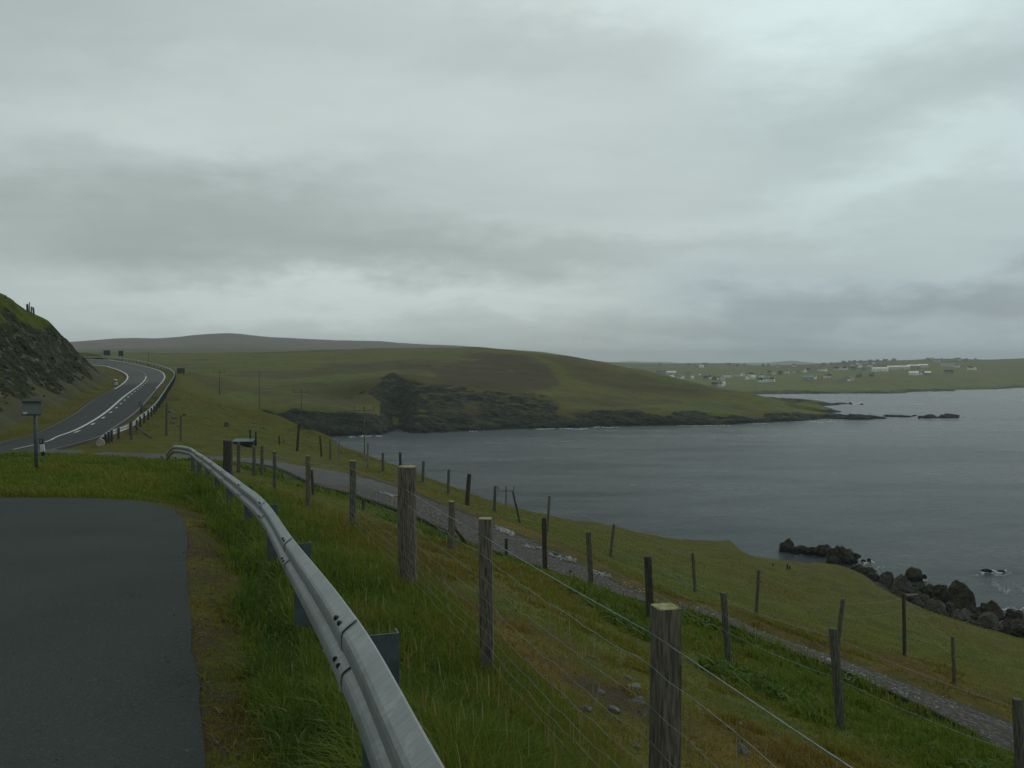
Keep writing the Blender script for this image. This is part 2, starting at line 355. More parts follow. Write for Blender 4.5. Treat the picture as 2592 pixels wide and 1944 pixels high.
rock = np.clip(sst(.72, 1.05, sl+.18*n3)*sst(2.2, 4.2, dl_road)+shore*sst(-.3, .25, n1+(6.5-Z)*.22), 0, 1)
rock = np.maximum(rock, sst(3.0, .8, Z)*sst(40, 60, dist))
scree = sst(9, 3, pdist(X, Y, [tuple(p) for p in ROADL]))*sst(1.8, 3.0, pdist(X, Y, [tuple(p) for p in ROADL]))*(X < -25)*sst(.1, .5, sl+.3*n1)
outc = np.exp(-(((X+39)/3.4)**2+((Y-93)/9)**2))+.8*np.exp(-(((X+34)/1.6)**2+((Y-80)/5)**2))
rock = np.clip(np.maximum(rock, sst(.25, .7, outc+.5*n3)), 0, 1)
rock *= 1-.8*sst(3.2, 6.5, Z-CAMZ+2.2*n1)*(X < -40)
lush = np.maximum(lush, sst(0, 4, Z-CAMZ)*(X < -40)*.35)
rock *= 1-((X > -80) & (X < -30) & (Y > 140) & (Z > 6) & (dl_road > 2) & (X > -75-(Y-180)*.2))*1.0
NEAR_ATTR = dict(soil=soil, brown=brown, lush=lush, rock=rock, scree=np.clip(scree*.8, 0, 1))
def bil(T, A, x, y):
    t = Terrain(T.xs, T.ys, A); return t.h(x, y)
# ================================================================== HEADLAND ACROSS THE BAY
H = []
def hz(u, v, d): p = at(u, v, d); H.append(tuple(p)); return p
SHORE = [(-900, 1094), (-500, 1098), (-150, 1103), (200, 1107), (480, 1108), (700, 1106), (832, 1104), (937, 1101), (1008, 1099), (1090, 1096), (1172, 1092), (1290, 1087), (1406, 1084), (1523, 1080), (1640, 1078), (1734, 1077), (1828, 1075), (1910, 1071), (1992, 1067), (2050, 1064), (2109, 1060), (2170, 1057), (2215, 1055)]
SH = [zat(u, v, -40) for u, v in SHORE]
for p in SH:
    H.append((p[0], p[1], .2)); H.append((p[0]*.965, p[1]*.965, -5))
    H.append((p[0]*.8, p[1]*.8, -7))
for p in SH[-3:]: H.append((p[0]*1.04+4, p[1]*1.035, -3.5))
CL = [(640, 890, 14), (700, 896, 12), (760, 908, 9), (800, 912, 9), (845, 918, 8), (880, 914, 9), (950, 916, 8), (1000, 916, 8), (1100, 912, 8), (1150, 911, 8), (1200, 905, 9), (1300, 899, 9), (1400, 899, 8), (1500, 901, 8), (1600, 900, 8), (1700, 897, 8), (1800, 893, 9)]
for u, v, dd in CL:
    u, v = S(u), S(v); ds = float(np.interp(u, [s[0] for s in SHORE], [p[1] for p in SH])); hz(u, v, ds+dd)
for u, v, d in ((S(880), S(828), 575), (S(950), S(836), 580), (S(1000), S(842), 582), (S(1100), S(852), 588), (S(1170), S(858), 590), (S(1230), S(875), 586), (S(1300), S(878), 600), (S(1400), S(872), 620), (S(1500), S(876), 630), (S(1600), S(884), 630),
                (S(830), S(816), 585), (S(700), S(860), 570), (S(760), S(862), 575), (S(800), S(880), 540), (S(640), S(850), 560), (S(560), S(870), 520), (S(480), S(870), 500), (S(400), S(850), 480),
                (S(900), S(800), 640), (S(1000), S(810), 640), (S(1100), S(815), 650), (S(1200), S(820), 670), (S(700), S(810), 680), (S(600), S(820), 650), (S(480), S(815), 620), (S(400), S(805), 600),
                (S(900), S(775), 740), (S(700), S(780), 800), (S(500), S(785), 760), (S(1100), S(775), 740), (S(1250), S(795), 720), (S(1350), S(820), 700), (S(1450), S(845), 680), (S(1600), S(868), 660),
                (430, 1010, 500), (300, 1020, 500), (100, 1030, 500), (430, 985, 560), (300, 995, 560), (100, 1000, 560), (430, 955, 640), (300, 960, 640), (100, 965, 640), (440, 925, 760), (300, 930, 760), (400, 897, 950), (250, 900, 900), (100, 905, 850), (-200, 905, 800), (600, 893, 980), (798, 887, 970), (1000, 882, 930), (1130, 880, 870), (1200, 880, 830), (1289, 886, 800), (1406, 899, 780), (1523, 919, 760), (1640, 942, 740),
                (1758, 972, 715), (1875, 995, 690), (1940, 1012, 680), (1992, 1030, 672), (2050, 1040, 668), (2109, 1047, 668), (2170, 1050, 668), (2215, 1052, 665)): hz(u, v, d)
for u, v, d in ((1841, 986, 850), (1911, 1003, 858), (1980, 1008, 868), (2052, 1012, 876), (2085, 1017, 880), (2112, 1021, 882)): hz(u, v, d)
for x, y, z in ((60, 1060, 20), (-200, 1080, 48), (-600, 1100, 55), (-1000, 1100, 60), (-1000, 600, 40), (150, 1000, 18), (190, 900, 12), (230, 960, -6), (330, 960, -6), (420, 960, -6), (480, 880, -6), (480, 760, -6), (300, 775, -6), (340, 800, -6), (250, 765, 6), (220, 830, 8), (560, 1150, -6), (560, 300, -8), (0, 300, -8), (300, 1150, -6), (100, 1150, 5)):
    H.append((x, y, z))
for u, v in ((1992, 1036), (2109, 1036)):
    p = zat(u, v, -40); H.append((p[0], p[1], -4.5))
fH = rbf(H, 6.0)
xs2 = axis(-900, 560, lambda x: 1.5+max(0, -x-180)*.02, 100.0)
ys2 = np.concatenate([np.arange(380, 455, 9.), np.arange(455, 700, 1.35), np.arange(700, 900, 3.0), np.arange(900, 1150, 9.)])
X2, Y2 = np.meshgrid(xs2, ys2); Z2 = fH(X2, Y2)
# the gully
gu = [at(S(852), S(815), 600), at(S(856), S(850), 560), at(S(858), S(895), 520), at(S(860), S(935), 500), at(S(860), S(945), 485)]
gl = [(p[0], p[1]) for p in gu]
dg = pdist(X2, Y2, gl)
Z2 -= 13*np.exp(-(dg/(5+.045*np.clip(Y2-480, 0, 140)))**2)*sst(615, 560, Y2)*sst(-2, 6, Z2)
sl2 = np.hypot(*np.gradient(Z2, ys2, xs2))
U2 = CX+F*X2/Y2; V2 = HOR-(Z2-CAMZ)/Y2*F
dfrom = Y2-np.interp(U2, [s[0] for s in SHORE], [p[1] for p in SH])     # metres inland of the shoreline
w2 = fbm(X2*.05, Y2*.05, 4)
face = [(S(a), S(b)) for a, b in ((800, 838), (830, 815), (852, 805), (880, 822), (950, 832), (1000, 838), (1100, 850), (1170, 852), (1215, 872), (1200, 895), (1190, 925), (1000, 935), (880, 940), (872, 905), (850, 900), (820, 868), (796, 850))]
lface = [(S(a), S(b)) for a, b in ((610, 890), (640, 884), (700, 892), (760, 893), (790, 895), (750, 918), (700, 925), (730, 950), (600, 950))]
facem = np.maximum(inside(U2+14*w2, V2+9*w2, face), inside(U2+14*w2, V2+7*w2, lface)).astype(float)*sst(-1, 2, Z2)
band = sst(17, 9, dfrom+9*w2)*sst(-.5, 1.5, Z2+3)*sst(640, 500, X2*0+0)
rk2 = np.clip(sst(.55, .85, sl2+.2*w2)+sst(22, 12, dfrom+16*w2)+facem*(.74+.75*fbm(X2*.045, Y2*.045, 5)+.35*np.exp(-(dg/(4+.03*np.clip(Y2-480, 0, 140)))**2)+.5*inside(U2+14*w2, V2+7*w2, lface)), 0, 1)*(Y2 < 720)
rk2 *= sst(520, 600, U2)
spitm = ((Y2 > 800) & (X2 > 200)).astype(float)
rk2 = np.maximum(rk2, spitm*sst(10, 5, Z2))
rk2 = np.maximum(rk2, sst(3.0, 1.0, Z2))
Z2 += rk2*(3.6*np.abs(fbm(X2*.055, Y2*.055, 5, .62))+1.6*fbm(X2*.2, Y2*.2, 4, .6)-1.0)*sst(-3, 1.0, Z2)*(.25+.75*sst(2150, 1950, U2))
Z2 += (1-rk2)*(1.1*fbm(X2*.02, Y2*.02, 4)+.5*fbm(X2*.09, Y2*.09, 3))
_tr = np.abs(fbm(X2*.006+2, Y2*.02+Z2*.03, 3)); paths = sst(.035, .0, _tr)*.6
Z2 = np.where((dfrom < -1.5) & (Y2 < 720) & (X2 < 300), np.minimum(Z2, -.8), Z2)
_vh = np.interp(U2, [1992, 2050, 2109, 2170, 2215, 2236, 2260, 2600], [1030, 1039, 1046.5, 1050, 1052.5, 1060, 1075, 1100])
Z2 = np.where((U2 > 1992) & (Y2 < 720), np.minimum(Z2, np.maximum(CAMZ-(_vh-HOR)/F*Y2, -4)), Z2)
HEAD = Terrain(xs2, ys2, Z2)
hea = [(S(a), S(b)) for a, b in ((945, 805), (985, 780), (1050, 764), (1140, 768), (1190, 795), (1205, 832), (1150, 850), (1060, 845), (975, 830))]
hea2 = [(S(a), S(b)) for a, b in ((1180, 772), (1240, 770), (1330, 798), (1440, 822), (1560, 848), (1500, 858), (1380, 850), (1280, 830), (1220, 810))]
hea3 = [(S(a), S(b)) for a, b in ((860, 783), (930, 780), (940, 800), (900, 812), (860, 806))]
def soft(poly, X, Y, w):
    ins = inside(X, Y, poly); d = pdist(X, Y, poly+[poly[0]]); return sst(-w, w, np.where(ins, d, -d))
heather = np.clip(.35*facem+.95*soft(hea, U2+25*w2, V2+12*w2, 10)+.65*soft(hea2, U2+30*w2, V2+9*w2, 10)+.45*soft(hea3, U2+20*w2, V2+8*w2, 8)+.6*sst(-.05, .4, fbm(X2*.016, Y2*.022+3, 5)), 0, 1)
HEAD_ATTR = dict(rock=rk2, brown=np.clip(heather+.35*fbm(X2*.05, Y2*.05, 4)*(heather > .02)-paths, 0, 1), lush=.8*sst(.0, .45, fbm(X2*.016+7, Y2*.03, 5)), soil=X2*0, scree=.0*X2, wet=sst(3.0, 1.2, Z2))
# ================================================================== VILLAGE SHORE BEYOND
V = []
VS = [(1400, 1001), (1600, 1001), (1750, 1000), (1910, 998), (2050, 996.5), (2216, 996), (2348, 991), (2440, 986), (2592, 981), (2800, 975), (3000, 970)]
for u, v in VS:
    p = zat(u, v, -40); V.append((p[0], p[1], .3)); V.append((p[0]*.985, p[1]*.985, -4)); V.append((p[0]*.85, p[1]*.85, -8))
    q = at(u, v-5, p[1]+9); V.append(tuple(q))
SKY = [(1450, 908), (1500, 911.5), (1557, 920), (1607, 923), (1674, 923), (1739, 922), (1781, 920), (1848, 921), (1898, 925.5), (1937, 926), (1973, 926), (2027, 924), (2060, 922), (2099, 919), (2154, 914.5), (2208, 912.5), (2298, 911.5), (2353, 908.5), (2425, 908.5), (2479, 911.5), (2533, 911.5), (2592, 907.5), (2700, 900), (2900, 890)]
for u, v in SKY:
    d = float(np.interp(u, [1450, 1800, 2000, 2592], [2600, 2500, 2250, 2150]))
    V.append(tuple(at(u, v, d))); q = at(u, v+10, d*1.15); V.append((q[0], q[1], q[2]-6)); V.append((q[0]*1.3, q[1]*1.3, q[2]-40))
    vs_ = float(np.interp(u, [q[0] for q in VS], [q[1] for q in VS])); ds_ = 40*F/(vs_-HOR)
    for fr, fv in ((.06, .80), (.16, .60), (.36, .36), (.66, .14)): V.append(tuple(at(u, v+(vs_-v)*fv, ds_+(d-ds_)*fr)))
fV = rbf(V, 15.0)
xs3 = axis(150, 2600, lambda x: 7.0, 400.0)
ys3 = np.concatenate([np.arange(1000, 1700, 4.5), np.arange(1700, 2400, 10.), np.arange(2400, 3400, 40.)])
X3, Y3 = np.meshgrid(xs3, ys3); Z3 = fV(X3, Y3)
sh3 = sst(6, 3, Z3)
Z3 += sh3*2.2*np.abs(fbm(X3*.03, Y3*.03, 4))*sst(-2, 1, Z3)+(1-sh3)*1.6*fbm(X3*.006, Y3*.006, 4)
VILL = Terrain(xs3, ys3, Z3)
VILL_ATTR = dict(rock=sst(4.2, 2.6, Z3+1.5*fbm(X3*.02, Y3*.02, 3)), brown=.55*sst(-.05, .4, fbm(X3*.004, Y3*.008, 4)), lush=sst(-.3, .3, fbm(X3*.006+3, Y3*.012, 3))*.9, soil=X3*0, scree=X3*0, wet=sst(3, 1.2, Z3))
# ================================================================== FAR MOOR RIDGE
M_ = []
RG = [(-700, 870), (-300, 868), (0, 872), (182, 870), (250, 859.5), (306, 854.5), (397, 857), (441, 856), (500, 849), (565, 843.5), (603, 844.5), (650, 852.5), (725, 855.5), (852, 863), (979, 865.5), (1069, 875), (1200, 877.5), (1289, 885), (1383, 893), (1476, 908), (1540, 919), (1640, 928)]
for u, v in RG:
    M_.append(tuple(at(u, v, 2900))); q = at(u, v+12, 3400); M_.append(tuple(q))
    M_.append(tuple(at(u, v+max(5, (905-v)*.45), 2200))); M_.append(tuple(at(u, v+max(9, (905-v)*.85), 1500))); q = at(u, 935, 1150); M_.append(tuple(q))
for u in (1780, 1950, 2200, 2600):
    for d in (1150, 1500, 2200, 2900, 3400): M_.append(((u-CX)/F*d, d, -18))
fM = rbf(M_, 40.0)
xs4 = axis(-2600, 620, lambda x: 14.0, 0.0); ys4 = np.concatenate([np.arange(1120, 2700, 24.), np.arange(2700, 3100, 12.), np.arange(3100, 3500, 40.)])
X4, Y4 = np.meshgrid(xs4, ys4); Z4 = fM(X4, Y4)+5*fbm(X4*.004, Y4*.004, 5)+1.2*fbm(X4*.02, Y4*.02, 3)
MOOR = Terrain(xs4, ys4, Z4)
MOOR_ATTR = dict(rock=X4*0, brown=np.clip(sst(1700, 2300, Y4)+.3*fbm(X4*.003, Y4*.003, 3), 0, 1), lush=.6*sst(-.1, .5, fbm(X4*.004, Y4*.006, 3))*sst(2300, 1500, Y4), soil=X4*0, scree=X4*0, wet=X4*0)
def hit(T, u, v, d0, d1, n=4000):
    r = ray(u, v); d = np.linspace(d0, d1, n); t = d/r.y
    x = r.x*t; z = CAMZ+r.z*t; below = z <= T.h(x, d)
    i = int(np.argmax(below)) if below.any() else n-1
    return Vector((x[i], d[i], float(T.h(x[i], d[i]))))
# ================================================================== MATERIALS
def ground_mat(name, scale=1.0, tz=2.2, gz=(.78, .93), rk=1.0, moss=.9, pale=.8, pc=(.150, .138, .110), lush=((.028, .056, .006), (.062, .100, .010)), far=False, green=((.052, .062, .006), (.100, .100, .010)), brown=((.062, .042, .008), (.118, .074, .012))):
    m, t, b = material(name)
    P = t.new('ShaderNodeNewGeometry').outputs['Position']
    s = scale
    nA = t.noise(P, .9*s, 6, .62); nB = t.noise(P, .11*s, 5, .6); nC = t.noise(P, 9*s, 4, .7); nD = t.noise(P, .025*s, 4, .6)
    g = t.mix(t.ss(nA, .35, .65), green[0], green[1])
    g = t.mix(t.ss(nB, .4, .65, 0, .5), g, (.095, .085, .010))
    g = t.mix(t.ss(nC, .45, .75, 0, .45), g, (.022, .034, .010))
    lushc = t.mix(t.ss(nA, .35, .65), *lush)
    c = t.mix(t.attr('lush'), g, lushc)
    br = t.mix(t.ss(nA, .35, .65), brown[0], brown[1])
    c = t.mix(t.m('MULTIPLY', t.attr('brown'), t.ss(nA, .2, .6, .55, 1)), c, br)
    so = t.mix(t.ss(nC, .4, .65), (.030, .024, .011), (.066, .050, .026))
    sd = t.m('ADD', t.attr('soil'), t.m('MULTIPLY', t.m('SUBTRACT', nC, .5), 1.4))
    c = t.mix(t.ss(sd, .35, .75), c, so)
    sc = t.mix(t.ss(nC, .3, .7), (.035, .036, .028), (.095, .092, .075))
    c = t.mix(t.m('MULTIPLY', t.attr('scree'), t.ss(nA, .3, .55, .3, 1)), c, sc)
    # rock: dark wet stone, paler faces, lichen and turf on ledges
    vd = t.vor(t.map(P, (1, 1, 1.7)), .55*s); ve = t.vor(t.map(P, (1, 1, 2.2)), 1.9*s); vr = t.new('ShaderNodeTexVoronoi'); t.put(vr.inputs['Vector'], P); vr.inputs['Scale'].default_value = 1.5*s
    rc = t.mix(t.ss(nA, .3, .7), (.013*rk, .015*rk, .010*rk), (.046*rk, .046*rk, .033*rk))
    rc = t.mix(t.ss(vr.outputs['Color'], .70, .85, 0, pale), rc, pc)
    rc = t.mix(t.ss(t.noise(P, 1.3*s, 5, .65), .46, .58, 0, moss), rc, (.030, .045, .010))
    rc = t.mix(t.ss(ve, .0, .12, .75, 0), rc, (.008, .008, .007))
    fl_ = t.noise(P, 4.2*s, 3, .8); rc = t.mix(t.ss(fl_, .67, .73, 0, .8), rc, (.17*rk, .155*rk, .125*rk))
    nz = t.new('ShaderNodeSeparateXYZ'); t.put(nz.inputs[0], t.new('ShaderNodeNewGeometry').outputs['Normal'])
    rc = t.mix(t.m('MULTIPLY', t.ss(nz.outputs[2], *gz), t.ss(nB, .4, .6)), rc, g)
    ra = t.m('ADD', t.attr('rock'), t.m('MULTIPLY', t.m('SUBTRACT', nA, .5), .5))
    rf = t.ss(ra, .38, .6)
    c = t.mix(rf, c, rc)
    pz = t.new('ShaderNodeSeparateXYZ'); t.put(pz.inputs[0], P)
    tide = t.m('ADD', pz.outputs[2], t.m('MULTIPLY', t.m('SUBTRACT', nB, .5), 3))
    c = t.mix(t.ss(tide, tz+1, tz-1), c, (.012, .012, .010))
    t.put(b.inputs['Base Color'], c)
    b.inputs['Roughness'].default_value = .95; b.inputs['Specular IOR Level'].default_value = .15
    hh = t.m('ADD', t.m('MULTIPLY', nC, .35), t.m('MULTIPLY', nA, .9))
    hr = t.m('ADD', t.m('MULTIPLY', vd, 1.6), t.m('MULTIPLY', ve, .6))
    n1_ = t.bump(hh, .55, .10/s); n2_ = t.new('ShaderNodeBump'); n2_.inputs['Distance'].default_value = .5/s
    t.put(n2_.inputs['Strength'], t.m('MULTIPLY', rf, .9)); t.put(n2_.inputs['Height'], hr); t.put(n2_.inputs['Normal'], n1_)
    t.put(b.inputs['Normal'], n2_.outputs[0])
    return m
M_near = ground_mat('near_ground', 1.0)
M_head = ground_mat('headland_ground', .16, rk=.75, moss=.42, gz=(.93, .99), pale=.30, pc=(.10, .09, .07), lush=((.046, .078, .008), (.080, .112, .012)), green=((.078, .086, .009), (.120, .114, .014)), brown=((.036, .026, .011), (.060, .040, .015)))
M_vill = ground_mat('village_ground', .05, .9, lush=((.085, .125, .022), (.115, .150, .030)), green=((.115, .125, .030), (.160, .155, .040)), brown=((.095, .080, .045), (.125, .105, .055)))
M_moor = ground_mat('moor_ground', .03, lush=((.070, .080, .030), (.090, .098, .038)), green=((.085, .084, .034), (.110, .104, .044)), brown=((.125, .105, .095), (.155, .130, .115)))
def asphalt_mat(name, base=(.070, .072, .070), gravel=False):
    m, t, b = material(name)
    P = t.new('ShaderNodeNewGeometry').outputs['Position']
    n0 = t.noise(P, .45, 4); n1_ = t.noise(P, 3.0, 5, .6); n2_ = t.noise(P, 110, 3, .8)
    c = t.mix(t.ss(n0, .3, .7), tuple(x*.78 for x in base), tuple(x*1.2 for x in base))
    c = t.mix(t.ss(n2_, .35, .68, 0, .75), c, tuple(x*1.55 for x in base)); c = t.mix(t.ss(n2_, .5, .3, 0, .6), c, tuple(x*.45 for x in base))
    v = t.new('ShaderNodeTexVoronoi'); t.put(v.inputs['Vector'], P); v.inputs['Scale'].default_value = 60
    spk = t.m('MULTIPLY', t.ss(v.outputs['Distance'], .26, .16), t.ss(v.outputs['Color'], .80, .86))
    c = t.mix(t.m('MULTIPLY', spk, .45), c, (.20, .20, .19)); c = t.mix(t.ss(t.noise(P, 1.1, 6, .7), .55, .70, 0, .35), c, tuple(x*.5 for x in base)); c = t.mix(t.ss(t.noise(P, 45, 2, .6), .58, .70, 0, .55), c, tuple(x*2.1 for x in base))
    if gravel:
        gm = t.attr('gravel')
        v2 = t.new('ShaderNodeTexVoronoi'); t.put(v2.inputs['Vector'], P); v2.inputs['Scale'].default_value = 9
        gc = t.mix(t.ss(v2.outputs['Distance'], .1, .5), (.20, .19, .17), (.055, .050, .045)); gc = t.mix(t.ss(n1_, .4, .62, 0, .6), gc, (.090, .080, .070))
        c = t.mix(t.ss(t.m('ADD', gm, t.m('SUBTRACT', n1_, .5)), .35, .75), c, gc)
        c = t.mix(t.ss(t.m('ADD', t.attr('verge'), t.m('MULTIPLY', t.m('SUBTRACT', n1_, .5), 1.2)), .45, .8), c, (.038, .044, .014))
        c = t.mix(t.ss(t.m('ADD', t.attr('middle'), t.m('MULTIPLY', t.m('SUBTRACT', n1_, .5), 1.2)), .5, .9), c, (.06, .056, .03))
    if name == 'road_asphalt':      # polished wheel paths and a seam of newer surfacing
        wp = t.attr('wheel'); c = t.mix(t.m('MULTIPLY', wp, .35), c, tuple(x*1.5 for x in base))
        c = t.mix(t.attr('pale'), c, (.118, .120, .112))
    t.put(b.inputs['Base Color'], c); b.inputs['Roughness'].default_value = .88 if not gravel else .95
    b.inputs['Specular IOR Level'].default_value = .12
    t.put(b.inputs['Normal'], t.bump(t.m('ADD', n2_, t.m('MULTIPLY', n1_, .6)), .6, .012))
    return m
M_lay = asphalt_mat('lay_by_asphalt', (.042, .051, .046)); M_road = asphalt_mat('road_asphalt', (.050, .056, .055)); M_track = asphalt_mat('track_surface', (.088, .088, .084), True)
def paint_mat(name, col, keep=.30):
    m, t, b = material(name); P = t.new('ShaderNodeNewGeometry').outputs['Position']
    n = t.noise(P, 14, 5, .7); t.put(b.inputs['Base Color'], t.mix(t.ss(n, keep, keep+.22), tuple(x*.45 for x in col), col)); b.inputs['Roughness'].default_value = .7
    return m
M_white = paint_mat('road_paint', (.62, .63, .60)); M_wornw = paint_mat('worn_road_paint', (.26, .26, .24), .42)
# galvanised steel with rain streaks
def galv(name, col, streak=True, rough=.5, metal=.35):
    m, t, b = material(name); co = t.new('ShaderNodeTexCoord').outputs['Object']
    uv = t.new('ShaderNodeUVMap').outputs[0] if streak else co
    s1 = t.noise(t.map(uv, (95, 9, 1)), 1.0, 6, .7, 1.2) if streak else t.noise(co, 9, 5)
    s2 = t.noise(t.map(co, (1, 1, 1)), 2.2, 4); s3 = t.noise(co, 60, 3, .7)
    c = t.mix(t.ss(s1, .36, .66), tuple(x*.72 for x in col), tuple(x*1.20 for x in col))
    c = t.mix(t.ss(s2, .35, .7, 0, .5), c, tuple(x*.66 for x in col))
    c = t.mix(t.ss(t.noise(co, 14, 5, .7), .5, .68, 0, .5), c, tuple(x*1.35 for x in col))
    c = t.mix(t.ss(s3, .62, .78, 0, .25), c, tuple(min(1, x*1.5) for x in col))
    t.put(b.inputs['Base Color'], c); b.inputs['Metallic'].default_value = metal
    t.put(b.inputs['Roughness'], t.ss(s1, .3, .7, rough-.1, rough+.12)); t.put(b.inputs['Normal'], t.bump(s1, .05, .004))
    return m
M_beam = galv('galvanised_beam', (.33, .355, .355)); M_gpost = galv('galvanised_post', (.085, .105, .115), False, .6, .3)
M_bolt = simple('bolt_steel', (.012, .012, .012), .6)
M_pole = simple('weathered_pole', (.105, .105, .082), .95, 0, .4, 3, .3)
M_wood = simple('weathered_post_wood', (.150, .130, .095), .95, 0, .55, 14, .8, (6, 6, .6), (.055, .048, .034))
M_woodg = simple('grey_green_post_wood', (.115, .112, .085), .95, 0, .55, 12, .8, (6, 6, .6), (.045, .045, .033))
M_woodd = simple('dark_post_wood', (.062, .055, .042), .95, 0, .6, 12, .6, (6, 6, .6))
M_woodp = simple('pale_split_wood', (.21, .185, .14), .9, 0, .45, 10, .5, (6, 6, .8))
M_woodt = simple('cut_post_top', (.30, .29, .12), .95, 0, .45, 30, .4)
M_wire = simple('galvanised_wire', (.19, .23, .215), .5, .3, .3, 30)
M_whitep = simple('white_plastic', (.55, .55, .52), .6, 0, .1); M_black = simple('black_plastic', (.012, .012, .012), .6); M_red = simple('red_reflector', (.30, .03, .02), .5)
M_sign = simple('grey_sign_back', (.15, .185, .175), .6, .2, .2, 3); M_sgb = simple('blue_grey_sign_back', (.050, .072, .080), .6, .1, .3, 3); M_signd = simple('dark_sign_back', (.030, .038, .038), .6, .1, .3, 3)
M_blue = simple('dark_blue_paint', (.018, .032, .050), .5, 0, .3, 4); M_lid = simple('pale_blue_lid', (.09, .13, .14), .5, 0, .2, 4)
M_pink = simple('faded_pink_plate', (.40, .31, .28), .7, 0, .2, 5)
def rock_mat(name, a, b_, pale, scale=1.0, moss=.5):
    m, t, b = material(name); P = t.new('ShaderNodeTexCoord').outputs['Object']; W = t.new('ShaderNodeNewGeometry').outputs['Position']
    n = t.noise(W, .8*scale, 6, .65); v = t.vor(W, 1.1*scale); v2 = t.vor(W, 3.3*scale)
    c = t.mix(t.ss(n, .32, .68), a, b_); c = t.mix(t.ss(t.noise(W, 2.6*scale, 5, .7), .58, .7, 0, .8), c, pale)
    c = t.mix(t.ss(v2, .0, .14, .8, 0), c, tuple(x*.35 for x in a))
    nz = t.new('ShaderNodeSeparateXYZ'); t.put(nz.inputs[0], t.new('ShaderNodeNewGeometry').outputs['Normal'])
    c = t.mix(t.m('MULTIPLY', t.m('MULTIPLY', t.ss(nz.outputs[2], .55, .9), t.ss(n, .4, .62)), moss), c, (.040, .044, .014))
    pz = t.new('ShaderNodeSeparateXYZ'); t.put(pz.inputs[0], W)
    c = t.mix(t.ss(t.m('ADD', pz.outputs[2], t.m('MULTIPLY', t.m('SUBTRACT', n, .5), 1.5)), 1.3, .5), c, (.010, .010, .009))
    t.put(b.inputs['Base Color'], c); b.inputs['Roughness'].default_value = .9; b.inputs['Specular IOR Level'].default_value = .25
    t.put(b.inputs['Normal'], t.bump(t.m('ADD', v, t.m('MULTIPLY', v2, .5)), .8, .3/scale)); return m
M_rockd = rock_mat('dark_sea_rock', (.024, .021, .015), (.066, .056, .040), (.125, .108, .080), 1, .35)
M_rockp = rock_mat('pale_shore_rock', (.045, .042, .032), (.100, .092, .070), (.17, .16, .13), 1, .5)
M_rockb = rock_mat('brown_lichen_rock', (.022, .020, .013), (.062, .052, .030), (.085, .075, .045), .8, .7)
M_stone = rock_mat('field_stone', (.10, .098, .09), (.20, .195, .18), (.30, .29, .27), 8, .15)
M_gravel = simple('gravel_stone', (.30, .30, .28), .9, 0, .5, 3.5, 0, (1, 1, 1), (.06, .055, .05))
M_grit = simple('dark_grit', (.11, .10, .085), .9, 0, .5, 9, 0, (1, 1, 1), (.03, .027, .022))
def foam_mat():
    m, t, b = material('sea_foam_white'); n = t.noise(t.new('ShaderNodeNewGeometry').outputs['Position'], 1.5, 4)
    t.put(b.inputs['Base Color'], t.mix(t.ss(n, .35, .65), (.38, .42, .42), (.72, .74, .73))); b.inputs['Roughness'].default_value = .9; return m
M_foam = foam_mat()
def water_mat():
    m, t, b = material('sea_water'); P = t.new('ShaderNodeNewGeometry').outputs['Position']
    R = .35
    w1 = t.noise(t.map(P, (.06, .10, 1), (0, 0, R)), 1.0, 4, .6, .3)
    w2 = t.noise(t.map(P, (.34, .52, 1), (0, 0, R+.1)), 1.0, 7, .78, .3)
    w3 = t.noise(t.map(P, (1.2, 1.8, 1), (0, 0, R-.15)), 1.0, 4, .65, .2)
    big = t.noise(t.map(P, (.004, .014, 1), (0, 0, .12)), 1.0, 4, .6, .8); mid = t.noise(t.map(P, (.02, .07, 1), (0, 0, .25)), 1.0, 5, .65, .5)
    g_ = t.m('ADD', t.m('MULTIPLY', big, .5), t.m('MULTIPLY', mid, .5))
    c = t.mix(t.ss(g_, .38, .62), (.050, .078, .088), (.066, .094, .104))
    rip = t.noise(t.map(P, (.22, .62, 1), (0, 0, R+.05)), 1.0, 6, .75, .3); c = t.mix(t.ss(rip, .50, .70, 0, .55), c, (.135, .165, .175)); c = t.mix(t.ss(rip, .48, .32, 0, .6), c, (.018, .036, .044))  # pale foam streaks plus the ripples' light and dark painted into the colour
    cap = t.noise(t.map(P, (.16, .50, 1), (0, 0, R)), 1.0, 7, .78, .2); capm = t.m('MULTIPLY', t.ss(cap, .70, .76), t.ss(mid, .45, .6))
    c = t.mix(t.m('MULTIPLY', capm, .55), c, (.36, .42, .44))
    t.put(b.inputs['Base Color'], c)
    t.put(b.inputs['Roughness'], t.ss(g_, .38, .62, .18, .28)); b.inputs['IOR'].default_value = 1.333
    h = t.m('ADD', t.m('ADD', t.m('MULTIPLY', w1, 1.0), t.m('MULTIPLY', w2, 4.0)), t.m('MULTIPLY', w3, 1.1))
    t.put(b.inputs['Normal'], t.bump(h, 1.0, .5)); return m
M_water = water_mat()
# ================================================================== SETTING MESHES
gn = NEAR.mesh('ground', M_near, NEAR_ATTR, 'grassy hillside falling from the lay-by and road to the sea')
gh = HEAD.mesh('headland', M_head, HEAD_ATTR, 'grassy headland with dark sea cliffs and heather dome across the bay')
gv = VILL.mesh('far_shore', M_vill, VILL_ATTR, 'low green land with scattered village houses beyond the water')
gm_ = MOOR.mesh('hills', M_moor, MOOR_ATTR, 'long grey brown moor ridge along the left skyline')
